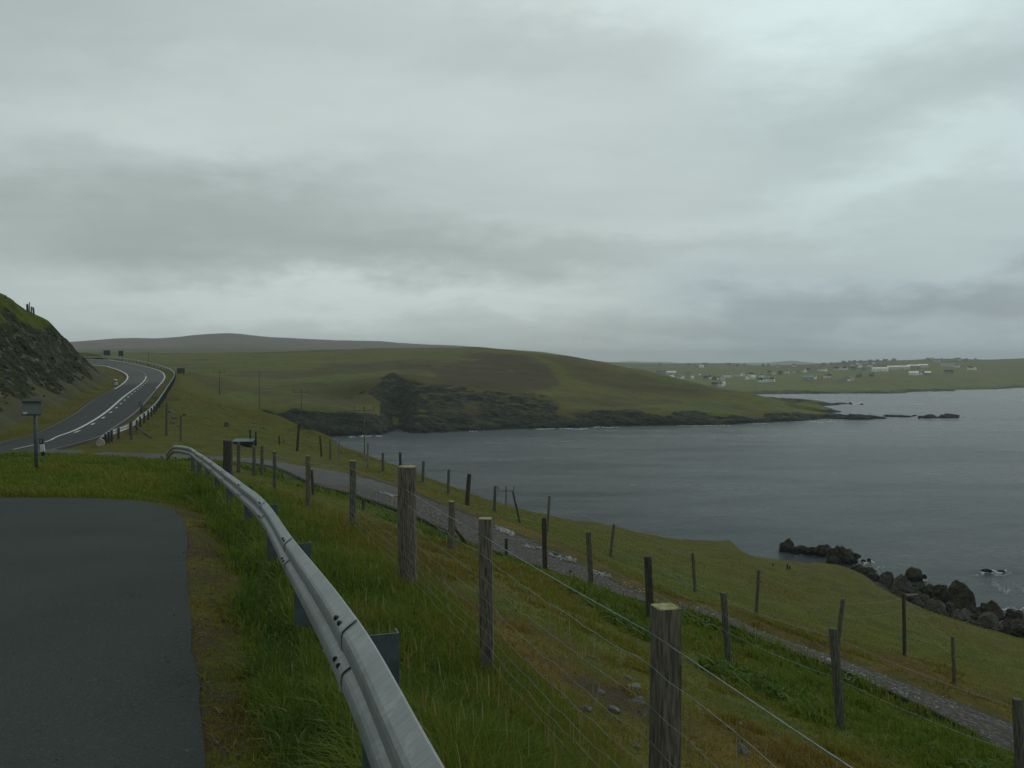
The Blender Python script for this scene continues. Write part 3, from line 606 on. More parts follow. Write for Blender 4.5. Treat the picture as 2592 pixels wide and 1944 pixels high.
# far low hills on the horizon
def farhill(name, pts, d, label):
    vs = []; fs = []
    for k, (u, v) in enumerate(pts):
        p = at(u, v, d); q = at(u, 924, d-500)
        vs += [(q[0], q[1], -2), tuple(p), (p[0]*1.05, p[1]*1.05, -2)]
    for i in range(len(pts)-1):
        a = 3*i; fs += [(a, a+3, a+4, a+1), (a+1, a+4, a+5, a+2)]
    o = link(name, pymesh(name, vs, fs), M_moor, None, True); tag(o, label, kind='structure'); return o
farhill('hills', [(1480, 921), (1540, 917), (1575, 915.5), (1600, 914.5), (1640, 916.5), (1670, 915.8), (1720, 918.5), (1800, 919), (1860, 918), (1910, 918.5), (1950, 917.5), (2000, 913), (2012, 913.5), (2060, 918.5), (2160, 921)], 8500, 'faint blue hills low on the horizon above the village')
# water: finer cells close to the shore
def grid_plane(name, xs_, ys_, z, mat):
    X_, Y_ = np.meshgrid(xs_, ys_); co = np.stack([X_, Y_, np.full(X_.shape, z)], -1).reshape(-1, 3)
    i = np.arange(X_.size).reshape(X_.shape); q = np.stack([i[:-1, :-1], i[:-1, 1:], i[1:, 1:], i[1:, :-1]], -1).reshape(-1, 4)
    return link(name, rawmesh(name, co, q.ravel(), np.full(len(q), 4)), mat)
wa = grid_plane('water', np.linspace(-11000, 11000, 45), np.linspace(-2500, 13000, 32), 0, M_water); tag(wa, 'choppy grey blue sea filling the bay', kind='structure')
# lay-by
def poly_sheet(name, poly, dz, mat, T=NEAR, step=.5, label=None):
    bm = bmesh.new(); vs = [bm.verts.new((p[0], p[1], 0)) for p in poly]; bm.faces.new(vs)
    bmesh.ops.triangulate(bm, faces=bm.faces)
    for v in bm.verts: v.co.z = CAMZ-(1.29+.07*v.co.y)+dz
    return bmobj(name, bm, mat)
lb = spline([(p[0], p[1], 0) for p in LAYBY[:13]], 110); lbp = [(float(p[0]+.03*fbm(p[1]*2.2, p[0]*2.2, 3)), float(p[1]+.03*fbm(p[0]*2.7, 3+p[1], 3))) for p in lb]+[(-24, 15.8), (-24, -14)]
lo = poly_sheet('lay_by', lbp, .012, M_lay); tag(lo, 'dark asphalt lay-by with a rounded corner beside the verge', kind='structure')
# strips draped on the ground
def strip(name, A, B, n, m, dz, mat, attrs=None, extra=None, kind='structure', label=None, smooth=True):
    A = spline(A, n); B = spline(B, n); u = np.linspace(0, 1, m)
    co = A[:, None, :]*(1-u[None, :, None])+B[:, None, :]*u[None, :, None]
    co = np.concatenate([co[:, :1]-[0, 0, .22], co, co[:, -1:]-[0, 0, .22]], 1); u = np.concatenate([[0], u, [1]]); m += 2
    co[..., 2] += dz
    i = np.arange(n*m).reshape(n, m); q = np.stack([i[:-1, :-1], i[1:, :-1], i[1:, 1:], i[:-1, 1:]], -1).reshape(-1, 4)
    me = rawmesh(name, co.reshape(-1, 3), q.ravel(), np.full(len(q), 4))
    for k, f in (attrs or {}).items():
        a = me.attributes.new(k, 'FLOAT', 'POINT'); a.data.foreach_set('value', np.asarray(f(co, u), np.float32).ravel())
    o = link(name, me, mat, None, smooth); tag(o, label, kind=kind); return o
def a_wheel(co, u):
    U_ = np.broadcast_to(u, co.shape[:2]); return (np.exp(-((U_-.2)/.06)**2)+np.exp(-((U_-.4)/.06)**2)+np.exp(-((U_-.62)/.06)**2)+np.exp(-((U_-.82)/.06)**2))*(.7+.3*fbm(co[..., 0]*.2, co[..., 1]*.2, 2))
def a_pale(co, u): return sst(132, 140, co[..., 1])*.8
rd = strip('road', ROADR, ROADL, 420, 17, .0, M_road, dict(wheel=a_wheel, pale=a_pale), label='two lane road climbing and bending left round the rock cutting')
def a_grav(co, u): return sst(44, 34, co[..., 1])*np.ones(co.shape[:2])
def a_verge(co, u):
    U_ = np.broadcast_to(u, co.shape[:2]); e = np.minimum(U_, 1-U_); return sst(.20, .0, e)*sst(-14, -6, co[..., 0])
def a_mid(co, u):
    U_ = np.broadcast_to(u, co.shape[:2]); return .75*np.exp(-((U_-.5)/.11)**2)*sst(34, 20, co[..., 1])
tr = strip('track', TSs, TLs, 320, 15, .02, M_track, dict(gravel=a_grav, verge=a_verge, middle=a_mid), label='narrow side road turning into a stony track down the slope')
# road markings
LR = np.concatenate([[0], np.cumsum(np.linalg.norm(np.diff(ROADR[:, :2], axis=0), axis=1))])
def rline(name, t0, t1, s0, s1, w, mat, label, dash=None, dz=.018):
    A_ = ROADR[:, :2]*(1-t0)+ROADL[:, :2]*t0; 
    L = np.concatenate([[0], np.cumsum(np.linalg.norm(np.diff(A_, axis=0), axis=1))])
    def pt(s):
        i = np.interp(s, LR, np.arange(len(L))); T = t0+(t1-t0)*np.clip((s-s0)/(s1-s0), 0, 1)
        R_ = np.array([np.interp(i, np.arange(len(L)), ROADR[:, k]) for k in (0, 1, 2)]); L_ = np.array([np.interp(i, np.arange(len(L)), ROADL[:, k]) for k in (0, 1, 2)])
        d = (L_-R_); wd = np.linalg.norm(d[:2]); return R_+d*T, d/wd
    segs = [(s0, s1)] if not dash else [(s, min(s+dash[0], s1)) for s in np.arange(s0, s1, dash[0]+dash[1])]
    co = []; q = []
    for a, b in segs:
        n = max(2, int((b-a)/.8)+1); base = len(co)
        for s in np.linspace(a, b, n):
            p, d = pt(s)
            for sg in (-1, 1): x, y, z_ = p+d*sg*w/2; co.append((x, y, z_+dz))
        for k in range(n-1): o_ = base+2*k; q.append((o_, o_+1, o_+3, o_+2))
    o = link(name, pymesh(name, co, q), mat); tag(o, label, kind='structure'); return o
def s_at(y): i = int(np.argmin(np.abs(ROADR[:150, 1]-y))); return LR[i]
smax = LR[-1]
# ------------------------------------------------------------------ painted lines
rline('road_line', .03, .03, s_at(47), smax, .13, M_wornw, 'worn white edge line on the sea side of the road')
rline('road_line', .97, .97, s_at(46), s_at(128), .10, M_wornw, 'thin worn white edge line below the rock cutting')
rline('road_line', .95, .95, s_at(128), smax, .26, M_white, 'bright white edge line round the inside of the bend')
rline('road_line', .04, .04, s_at(118), smax-50, .24, M_white, 'bright white edge line round the outside of the bend')
rline('road_line', .50, .50, s_at(61), s_at(168), .24, M_white, 'solid white centre line up to the bend')
rline('road_line', .50, .50, s_at(168), s_at(168)+22, .16, M_wornw, 'fainter centre line through the bend')
rline('road_line', .50, .50, s_at(168)+24, smax, .15, M_wornw, 'pale centre dashes beyond the bend', (4, 4))
rline('road_line', .415, .415, s_at(62), s_at(150), .20, M_white, 'row of short white dashes beside the solid centre line', (1.5, 4.6))
for a, b in ((56.8, 59.8), (52.6, 55.2)): rline('road_line', .5, .5, s_at(a), s_at(b), .16, M_white, 'single white dash on the road before the solid line begins')
aw = [onpl(u, v, -5.02) for u, v in ((-30, 1158), (0, 1149.5), (12, 1143.5), (36, 1143.5), (10, 1150), (-25, 1161))]
o = link('road_arrow', pymesh('road_arrow', [(p[0], p[1], p[2]+.03) for p in aw], [(0, 1, 2, 3, 4, 5)]), M_white); tag(o, 'white arrow painted on the road at the left edge', kind='structure')
# ------------------------------------------------------------------ crash barriers
PROF = [(.010, 0), (.066, -.034), (.079, -.046), (.084, -.062), (.084, -.096), (.079, -.112), (.066, -.124), (.016, -.150), (.010, -.156), (.010, -.162), (.016, -.168), (.066, -.194), (.079, -.206), (.084, -.222), (.084, -.256), (.079, -.270), (.066, -.283), (.010, -.316)]
PROF = [(.004+(a-.01)*.68, b*.85) for a, b in PROF]
def beam(name, P, mat, parent, off=0.0, prof=PROF, side=1, th=.006, origin=(0, 0, 0)):
    P = np.array(P, float); t_ = np.gradient(P, axis=0); t_ /= np.linalg.norm(t_, axis=1)[:, None]
    n_ = np.stack([-t_[:, 1], t_[:, 0], t_[:, 0]*0], 1)*side; n_ /= np.linalg.norm(n_, axis=1)[:, None]
    loop = [(a+off, b) for a, b in prof]+[(a+off-th, b) for a, b in prof[::-1]]
    m = len(loop); vs = []; uv = []
    L = np.concatenate([[0], np.cumsum(np.linalg.norm(np.diff(P, axis=0), axis=1))])
    for i in range(len(P)):
        for j, (a, b) in enumerate(loop): vs.append(tuple(P[i]+n_[i]*a+np.array([0, 0, b])-np.array(origin)))
    fs = []
    for i in range(len(P)-1):
        for j in range(m): k = (j+1) % m; fs.append((i*m+j, i*m+k, (i+1)*m+k, (i+1)*m+j))
    fs.append(tuple(range(m))[::-1]); fs.append(tuple((len(P)-1)*m+j for j in range(m)))
    me = pymesh(name, vs, fs); ul = me.uv_layers.new(name='UVMap')
    for lp in me.loops:
        i, j = divmod(lp.vertex_index, m); jj = j if j < m/2 else m-1-j; ul.data[lp.index].uv = (L[i]+P[0][0]*3, jj*.035)
    o = link(name, me, mat, parent, False)
    return o
def cpost(name, x, y, z0, z1, ang, mat, parent, wd=.11, origin=(0, 0, 0)):
    o_ = [(-wd/2, .025), (-wd/2, -.03), (wd/2, -.03), (wd/2, .025), (wd/2-.006, .025), (wd/2-.006, -.024), (-wd/2+.006, -.024), (-wd/2+.006, .025)]
    bm = bmesh.new(); c, s = math.cos(ang), math.sin(ang)
    r = [[bm.verts.new((x+a*c-b*s-origin[0], y+a*s+b*c-origin[1], z-origin[2])) for a, b in o_] for z in (z0, z1)]
    for i in range(8): j = (i+1) % 8; bm.faces.new((r[0][i], r[0][j], r[1][j], r[1][i]))
    for z in (0, 1):
        for q in ((0, 1, 6, 7), (1, 2, 5, 6), (2, 3, 4, 5)): bm.faces.new([r[z][k] for k in q])
    return bmobj(name, bm, mat, parent)
o1 = (RAIL[4][0], RAIL[4][1], CAMZ-1.6)
B1 = empty('crash_barrier', o1, 0, 'galvanised steel crash barrier curving away beside the lay-by', 'crash barrier')
RP = spline([(p[0], p[1], CAMZ+p[2]) for p in RAIL]+[(-12.35, 32.15, CAMZ-3.04), (-12.7, 32.6, CAMZ-3.30)], 700)
_k = np.hanning(31); _k /= _k.sum(); _pad = 15
for q in range(3):
    _m = RP[:-25].shape[0]; _v = np.pad(RP[:, q], _pad, mode='reflect', reflect_type='odd'); _s = np.convolve(_v, _k, 'valid'); RP[:_m, q] = _s[:_m]
def rp_at(y): 
    i = int(np.argmin(np.abs(RP[:, 1]-y))); return i
jy = [-1.8, -.2]+[3.0+3.2*k for k in range(9)]+[31.9]
bolt_me = None
def bolt_mesh():
    bm = bmesh.new(); bmesh.ops.create_cone(bm, cap_ends=True, segments=8, radius1=.011, radius2=.009, depth=.010)
    bmesh.ops.create_cone(bm, cap_ends=True, segments=6, radius1=.007, radius2=.006, depth=.018); me = bpy.data.meshes.new('bolt'); bm.to_mesh(me); bm.free(); me.materials.append(M_bolt); return me
bolt_me = bolt_mesh()
for k in range(len(jy)-1):
    a = rp_at(jy[k]-.02 if k == 0 else jy[k]-.16); b = rp_at(jy[k+1]+.16)
    seg = RP[a:b+1].copy() if k < len(jy)-2 else RP[a:].copy()
    n_ = len(seg); lap = np.linspace(.006, 0, n_)
    # the far panel lies over the end of the near one
    prof = PROF; P_ = seg.copy(); P_[:, 2] += lap
    ob = beam('beam_panel', P_, M_beam, B1, 0.0, prof, 1, .005, o1)
    t_ = np.array(seg[min(8, n_-1)]-seg[0]); t_ /= np.linalg.norm(t_); nn = np.array([-t_[1], t_[0], 0]); nn /= np.linalg.norm(nn)
    # offset over the lap: push the first 0.35 m outward
    me = ob.data; m = len(PROF)*2; kk = np.exp(-np.arange(n_)/max(1, 9)/1.0)
    for i in range(n_):
        for j in range(m): me.vertices[i*m+j].co += Vector(nn*(.007*kk[i]))
    if 0 < k < len(jy)-1:
        for al in (.10, .24):
            for zz, no in ((-.026, .044), (-.170, .048)):
                i = rp_at(jy[k]+al-.16); q = RP[i]+nn*(no+.006)+np.array([0, 0, zz+.004])
                bo = bpy.data.objects.new('bolt', bolt_me); COL.objects.link(bo); bo.parent = B1; bo.location = Vector(q)-Vector(o1)
                bo.rotation_euler = Vector((nn[0], nn[1], .9)).to_track_quat('Z', 'Y').to_euler()
    if k > 0:
        i = rp_at(jy[k]-.26); p = RP[i]; q = p-nn*.055; gz = float(NEAR.h(q[0], q[1]))
        cpost('barrier_post', q[0], q[1], gz-.3, p[2]-.02, math.atan2(nn[1], nn[0])+math.pi, M_gpost, B1, .11, o1)
        i = rp_at(jy[k]+1.4)
        if k < len(jy)-1:
            p = RP[i]
# second barrier round the bend
off2 = ROADR.copy(); off2[:, :2] += NR*1.35
sel = np.where((off2[:, 1] > 53.5))[0]; s0_ = sel[0]
path2 = off2[s0_:230]; path2 = spline(path2[::4], 420)
path2[:, 2] = path2[:, 2]+.66
st_ = path2[0]; tail = [tuple(st_+np.array([.55, -2.6, -.42])), tuple(st_+np.array([.25, -1.3, -.12]))]
path2 = np.vstack([np.array(tail), path2])
o2 = tuple(path2[0]-np.array([0, 0, .6]))
B2 = empty('crash_barrier', o2, 0, 'long crash barrier following the outside of the road bend above the slope', 'crash barrier')
PR2 = [(.0, .0), (.07, -.06), (.01, -.15), (.07, -.24), (.0, -.31)]
M_beam2 = galv('weathered_beam', (.36, .39, .39), False, .6, .3)
beam('beam', path2, M_beam2, B2, 0, PR2, 1, .02, o2)
L2 = np.concatenate([[0], np.cumsum(np.linalg.norm(np.diff(path2[:, :2], axis=0), axis=1))])
ss_ = np.concatenate([[0.8, 1.5, 2.2, 2.9], np.arange(4.5, L2[-1], 3.0)])[:96]
for s_ in ss_:
    x, y, z = [float(np.interp(s_, L2, path2[:, k])) for k in range(3)]
    i = int(np.clip(np.searchsorted(L2, s_), 1, len(L2)-1)); t_ = path2[i]-path2[i-1]; a_ = math.atan2(t_[1], t_[0])
    nx_, ny_ = math.sin(a_)*.09, -math.cos(a_)*.09
    cpost('barrier_post', x+nx_, y+ny_, float(NEAR.h(x, y))-.2, z+.0, a_+math.pi/2, M_gpost, B2, .14, o2)
bm = bmesh.new(); bmesh.ops.create_cone(bm, cap_ends=True, segments=18, radius1=.26, radius2=.25, depth=.05, matrix=Matrix.Rotation(math.pi/2, 4, 'X'))
pe = bmobj('end_plate', bm, M_pink, B2); pe.location = Vector(path2[0])-Vector(o2)+Vector((.18, -.1, -.1)); tag(pe, 'faded pink round end plate')
# ------------------------------------------------------------------ posts
def post_mesh(h, w, round_, mats, lean=(0, 0), rough=.06, top_in=.0, sunk=.35, rz=0.0, seed=0):
    rg = random.Random(seed); n = 10 if round_ else 4; bm = bmesh.new(); rings = []; K = 7
    ang0 = (0 if round_ else math.pi/4)+rz; R = w/2*(1 if round_ else 1.35)
    jit = [1+rg.uniform(-rough, rough) for _ in range(n)]
    for k in range(K+1):
        f = k/K; z = -sunk+(h+sunk)*f; f2 = max(0, z/h)
        cx, cy = lean[0]*f2+rg.uniform(-1, 1)*w*.03, lean[1]*f2+rg.uniform(-1, 1)*w*.03
        rr = R*(1.06-.10*f)
        rings.append([bm.verts.new((cx+rr*jit[i]*math.cos(ang0+2*math.pi*i/n), cy+rr*jit[i]*math.sin(ang0+2*math.pi*i/n), z+(rg.uniform(-.3, .3)*w*rough*2 if k == K else 0))) for i in range(n)])
    for a, b in zip(rings, rings[1:]):
        for i in range(n):
            bm.faces.new((a[i], a[(i+1) % n], b[(i+1) % n], b[i]))
    # chamfered top
    tp = [bm.verts.new(((v.co.x-lean[0])*.90+lean[0], (v.co.y-lean[1])*.90+lean[1], v.co.z+w*.04)) for v in rings[-1]]
    for i in range(n): f = bm.faces.new((rings[-1][i], rings[-1][(i+1) % n], tp[(i+1) % n], tp[i])); f.material_index = 1
    f = bm.faces.new(tp); f.material_index = 1
    bmesh.ops.recalc_face_normals(bm, faces=bm.faces)
    me = bpy.data.meshes.new('fence_post'); bm.to_mesh(me); bm.free()
    for m_ in mats: me.materials.append(m_)
    return me
POSTN = [0]
def put_post(parent, base, h, w, round_=True, mats=None, lean=(0, 0), rz=0.0, name='fence_post', label=None, rough=.06):
    POSTN[0] += 1; me = post_mesh(h, w, round_, mats or (M_woodg, M_woodt), lean, rough, rz=rz, seed=POSTN[0]); me.name = name
    o = bpy.data.objects.new(name, me); COL.objects.link(o)
    if parent: o.parent = parent; o.location = Vector(base)-parent.location
    else: o.location = base
    if label: o['label'] = label
    return o
def px_post(parent, ub, vb, ut, vt, wpx, T=NEAR, d0=2.0, d1=160, **kw):
    p = hit(T, ub, vb, d0, d1, 6000); d = p.y; tp = at(ut, vt, d)
    h = tp.z-p.z; o = put_post(parent, p, h, max(.05, wpx/F*d), lean=(tp.x-p.x, 0), **kw); return p, tp, o
def wires(name, parent, tops, drops, rad, kink=0.0, mat=None, sag=.01):
    obs = []
    for dname, dr_ in drops:
        bm = bmesh.new()
        for a, b in zip(tops, tops[1:]):
            a = Vector(a); b = Vector(b); n = max(2, int((b-a).length/(.16 if kink else .8))); pts = []
            for k in range(n+1):
                f = k/n; p = a.lerp(b, f); p.z -= dr_+sag*4*f*(1-f)
                if kink and k % 2 and 0 < k < n: p.z += random.uniform(-1, 1)*kink; p.x += random.uniform(-1, 1)*kink
                pts.append(p-parent.location)
            tube(bm, pts, rad, 5)
        obs.append(bmobj(dname, bm, mat or M_wire, parent, True))
    return obs
# fence beside the barrier: square posts, a big round strainer, stock netting
tops1 = [(1.40, .7, -.92), (.61, 3.5, -.965), (-.18, 6.3, -1.105), (-1.07, 9.02, -1.05), (-2.5, 13.9, -1.53), (-4.15, 18.0, -1.88), (-6.56, 24.6, -2.44)]
E1 = empty('wire_fence', (F1[1][0], F1[1][1], CAMZ+F1[1][2]), 0, 'stock netting fence with pale topped wooden posts nearest the crash barrier', 'fence')
for k, (b_, t_) in enumerate(zip(F1, tops1)):
    z0 = float(NEAR.h(b_[0], b_[1])); h = CAMZ+t_[2]-z0
    if k == 3: put_post(E1, (b_[0], b_[1], z0), h, .198, True, (M_wood, M_woodt), label='thick round wooden strainer post', rough=.03)
    elif k in (1, 0): put_post(E1, (b_[0], b_[1], z0), h, 0.100, False, (M_wood, M_woodt), rz=math.radians(14), rough=.02, label='square wooden post with a pale yellow cut top')
    elif k == 2: put_post(E1, (b_[0], b_[1], z0), h, .100, False, (M_wood, M_woodt), rz=math.radians(-2), rough=.03, lean=(-.012, 0))
    else: put_post(E1, (b_[0], b_[1], z0), h, .105-.0*k, True, (M_wood if k % 2 else M_woodg, M_woodt), rough=.05)
fa, fb = Vector((.79, -2.8, 0)).normalized(), None
side_ = Vector((-.055, -.016, 0))
T1 = [Vector((x, y, CAMZ+z))+side_ for x, y, z in tops1]
T1[3].z -= .10; ext = T1[0]+(T1[0]-T1[1])*.6
T1w = [ext]+T1
wires('wire', E1, T1w, [('top_wire', .105)], .0027)
def netting(parent, T_, name='netting'):
    obs = []
    bm = bmesh.new(); hs = [.235, .40, .54, .66, .76, .84, .92]
    for q, dr_ in enumerate(hs):
        for a, b in zip(T_, T_[1:]):
            n = max(2, int((b-a).length/.15)); pts = []
            for k in range(n+1):
                f = k/n; p = a.lerp(b, f); p.z -= dr_+.03*4*f*(1-f)+ (random.uniform(-.010, .010) if 0 < k < n else 0)
                pts.append(p-parent.location)
            tube(bm, pts, .0022 if q == 0 else .0016, 4)
    for a, b in zip(T_, T_[1:]):
        n = max(2, int((b-a).length/.30))
        for k in range(1, n):
            f = k/n; p = a.lerp(b, f); sg = .03*4*f*(1-f)
            pts = [p-Vector((random.uniform(-.006, .006), 0, h_+sg))-parent.location for h_ in hs]
            tube(bm, pts, .0010, 3)
    return bmobj(name, bm, M_wire, parent, True)
netting(E1, T1w[:6])
for k in range(0, 5):
    for dr_ in (.105, .235, .40, .54, .66, .76):
        bm = bmesh.new(); p = T1[k]-E1.location; tube(bm, [p+Vector((.0, -.004, -dr_-.012)), p+Vector((-.012, -.006, -dr_)), p+Vector((.0, -.004, -dr_+.012))], .0022, 5)
        bmobj('wire_staple', bm, M_wire, E1)
# cluster of posts at the far end of that fence
E1b = empty('wire_fence', hit(NEAR, 577, 1198, 8, 60), 0, 'short broken run of weathered posts behind the far end of the barrier', 'fence')
lst = []
for ub, vb, ut, vt, wp, mats in ((577, 1197, 577, 1115, 23, (M_woodd, M_woodd)), (604, 1196, 604, 1118, 9, (M_woodg, M_woodg)), (643, 1204, 643, 1134, 8, (M_woodg, M_woodg)), (663, 1202, 664, 1128, 9, (M_wood, M_wood)), (793, 1252, 789, 1190, 7, (M_woodd, M_woodd))):
    p, tp, o = px_post(E1b, ub, vb, ut, vt, wp, mats=mats); lst.append(tp)
px_post(E1b, 590, 1194, 574, 1149, 8.5, mats=(M_woodp, M_woodp), label='pale split stake leaning against the thick post')
wires('w', E1b, lst[:4], [('wire', .12), ('wire', .4)], .003)
# fence between the field strip and the track
E2 = empty('wire_fence', F2[2], 0, 'old wire fence of grey posts on the uphill side of the track', 'fence')
l2 = []
for ub, vb, ut, vt, wp, rd_, mats in ((2584, 1990, 2575, 1769, 26, 1, (M_woodg, M_woodg)), (2128, 1843, 2109, 1591, 23, 1, (M_woodg, M_woodg)), (1846, 1689, 1831, 1500, 17, 1, (M_woodg, M_woodg)), (1646, 1572, 1640, 1409, 18, 0, (M_woodd, M_woodd)), (1497, 1492, 1489, 1347, 13, 0, (M_woodg, M_woodg)),
                                   (1380, 1449, 1377, 1311, 12, 0, (M_woodd, M_woodd)), (1142, 1388, 1144, 1269, 17, 1, (M_wood, M_woodt))):
    p, tp, o = px_post(E2, ub, vb, ut, vt, wp, round_=bool(rd_), mats=mats); l2.append(tp)
for ub, vb, ut, vt, wp in ((1281, 1414, 1282, 1363, 8), (1444, 1455, 1444, 1443, 8), (920, 1292, 919, 1262, 8)): px_post(E2, ub, vb, ut, vt, wp, mats=(M_woodd, M_woodg))
p_ = hit(NEAR, 1142, 1388, 5, 60); b0 = at(1151, 1336, p_.y); b1 = hit(NEAR, 1188, 1382, 5, 60)
bm = bmesh.new(); tube(bm, [b0-E2.location, b1-E2.location], [.045, .05], 8); tag(bmobj('brace', bm, M_wood, E2), 'diagonal wooden brace')
wires('w', E2, l2, [('wire', .10), ('wire', .35), ('wire', .6)], .0028, .008, M_wire, .04)
# fence on the seaward side of the track
E3 = empty('wire_fence', F3[8], 0, 'straggling fence of thin leaning posts on the seaward side of the track', 'fence')
l3 = []
for k, (ub, vb, ut, vt, wp, mt) in enumerate(((2416, 1736, 2411, 1612, 9, 1), (2290, 1660, 2288, 1503, 9, 0), (2119, 1640, 2134, 1516, 11, 1), (1914, 1560, 1921, 1443, 8.5, 1), (1760, 1498, 1753, 1400, 8, 1), (1545, 1409, 1554, 1327, 8, 1), (1385, 1348, 1391, 1255, 7, 2), (1316, 1323, 1298, 1244, 5.5, 0),
      (1252, 1294, 1254, 1230, 8, 1), (1182, 1279, 1188, 1200, 10.5, 0), (1134, 1250, 1136, 1188, 7, 1), (1070, 1221, 1072.5, 1168, 7, 2), (1014, 1192, 1013, 1145, 6.5, 0), (969, 1193, 969, 1146.5, 6.5, 1), (931, 1185, 931, 1121, 5.5, 3), (858, 1167, 859, 1121, 4.5, 3), (836, 1164, 836, 1112, 4.5, 1), (814, 1156, 810, 1103, 5, 0), (752, 1142, 757, 1074, 6, 0), (707, 1125, 707, 1104, 4, 0))):
    mm = [(M_woodd, M_woodd), (M_woodg, M_woodg), (M_wood, M_woodp), (M_woodp, M_woodp)][mt]
    p, tp, o = px_post(E3, ub, vb, ut, vt, wp, mats=mm, rough=.14); l3.append(tp)
wires('w', E3, l3, [('wire', .12), ('wire', .45)], .003, .01, M_wire, .05)
# tall posts by the far verge, fallen rail
E4 = empty('gate_posts', hit(NEAR, 421, 1104, 20, 120), 0, 'pair of tall weathered posts on the verge behind the side road', 'fence')
for ub, vb, ut, vt, wp in ((421, 1103, 422, 1020, 6), (457, 1117, 458, 1052, 5), (332, 1113, 332, 1066, 7), (346, 1092, 346, 1066, 6)): px_post(E4, ub, vb, ut, vt, wp, name='post', mats=(M_woodg, M_woodg))
a_ = hit(NEAR, 338, 1088, 20, 120); b_ = hit(NEAR, 384, 1110, 20, 120); bm = bmesh.new(); tube(bm, [a_+Vector((0, 0, .35))-E4.location, b_+Vector((0, 0, .05))-E4.location], .05, 7); bmobj('fallen_rail', bm, M_woodg, E4)
# stakes on the hill above the road
def skypost(ub, vb, ut, vt, w_, label, mats=(M_woodd, M_woodd)):
    r_ = [hit(NEAR, ub, v, 40, 220) for v in (vb+k for k in range(0, 30, 2))]; p = None
    for q in r_:
        if q.y < 215: p = q; break
    p = p or r_[-1]; tp = at(ut, vt, p.y); o = put_post(None, p, max(.5, tp.z-p.z), w_, lean=(tp.x-p.x, 0), mats=mats, name='wooden_stake'); tag(o, label, 'stake', 'stakes on top of the rock cutting'); return p
skypost(15, 756, 14.5, 747, .12, 'lone thin stake on the skyline at the far left of the rock cutting')
skypost(70, 788, 69, 770, .35, 'broad dark stump at the left of the stakes crowning the cutting')
skypost(75, 789, 74.5, 765, .14, 'tallest thin stake crowning the rock cutting', (M_woodd, M_woodd))
skypost(79, 790, 80, 776, .2, 'pale short stake between the tall one and the rightmost one', (M_woodg, M_woodp))
skypost(86, 794, 84, 778, .26, 'rightmost leaning stake crowning the rock cutting', (M_woodg, M_woodg))
for u, v, dd in ((1993, 1438, 13), (1999, 1439, 9), (1957, 1431, 7)):
    p = hit(NEAR, u, v+2, 60, 180); o = put_post(None, p, dd/F*p.y, .12, mats=(M_woodd, M_woodd), name='wooden_stake'); tag(o, {13: 'tallest of three tiny stakes on the grass edge above the cove', 9: 'short stake just right of the tallest at the cove edge', 7: 'leftmost and shortest tiny stake at the cove edge'}[dd], 'stake', 'tiny stakes above the cove')
# ------------------------------------------------------------------ electricity poles
def pole(u, vt, d, label, arm=2.0, ins=True, rot=.0, wd=.14):
    tp = at(u, vt, d); gz = float(NEAR.h(tp.x, d)); e = empty('electricity_pole', (tp.x, d, gz), rot, label, 'utility pole', 'wooden electricity poles on the slope')
    h = tp.z-gz; bm = bmesh.new(); tube(bm, [(0, 0, -.5), (0, 0, h*.5), (0, 0, h)], [wd*.56, wd*.5, wd*.4], 9); bmobj('pole', bm, M_pole, e, True)
    if arm:
        bm = bmesh.new(); box(bm, (0, -.12, h-.35), (arm, .07, .06)); bmobj('crossarm', bm, M_pole, e)
        for x in (-arm/2+.08, 0, arm/2-.08):
            bm = bmesh.new(); tube(bm, [(x, -.12, h-.28), (x, -.12, h-.05)], [.03, .03], 6); tube(bm, [(x, -.12, h-.08), (x, -.12, h+.0), (x, -.12, h+.10)], [.03, .055, .03], 8); bmobj('insulator', bm, M_bolt, e, True)
    return e
pole(376, 890, 240, 'electricity pole with a crossarm rising just behind the barrier at the road bend', 2.6)
pole(555.5, 938, 165, 'electricity pole with a pale crossarm, leftmost on the green slope below the bend', 2.2)
pole(656, 937, 150, 'tall bare electricity pole in the middle of the green hillside', 0)
pole(763, 987, 125, 'faint electricity pole left of the dark cliffs, its foot behind the grassy brow', 2.2)
pole(922, 1031, 100, 'dark electricity pole standing up against the water at the head of the bay', 2.4)
pole(1281, 1233, 84, 'short looking electricity pole with crossarm and knobs rising behind the fence against the sea', 1.65, wd=.15)
# ------------------------------------------------------------------ signs, markers, trough
sp_ = hit(NEAR, 93, 1196, 12, 40); e = empty('road_sign', sp_, 0, 'back of a grey rectangular road sign on a thin pole beside the lay-by', 'road sign')
d = sp_.y; s_ = d/F; H_ = (1196-1009)*s_
bm = bmesh.new(); tube(bm, [(0, 0, -.3), (-.03, 0, H_)], .045, 10); bmobj('pole', bm, M_gpost, e, True)
bm = bmesh.new(); box(bm, (-7.5*s_, -.05, H_-20*s_), (50*s_, .012, 41*s_), bev=.004); pn = bmobj('sign_panel', bm, M_sign, e)
for zz in (7.5, 40.0):
    bm = bmesh.new(); box(bm, (-7.5*s_, -.085, H_-zz*s_), (46*s_, .045, .035)); bmobj('rail', bm, M_signd, e)
bm = bmesh.new(); box(bm, (-24*s_, -.064, H_-36*s_), (9.5*s_, .004, 6.5*s_)); bmobj('sticker', bm, M_whitep, e)
bp = hit(NEAR, 111, 1160, 20, 70); s_ = bp.y/F
e = empty('marker_post', bp, 0, 'black and white verge marker post with a reflector where the side road leaves', 'marker post')
e.rotation_euler = (0, math.radians(-7), 0)
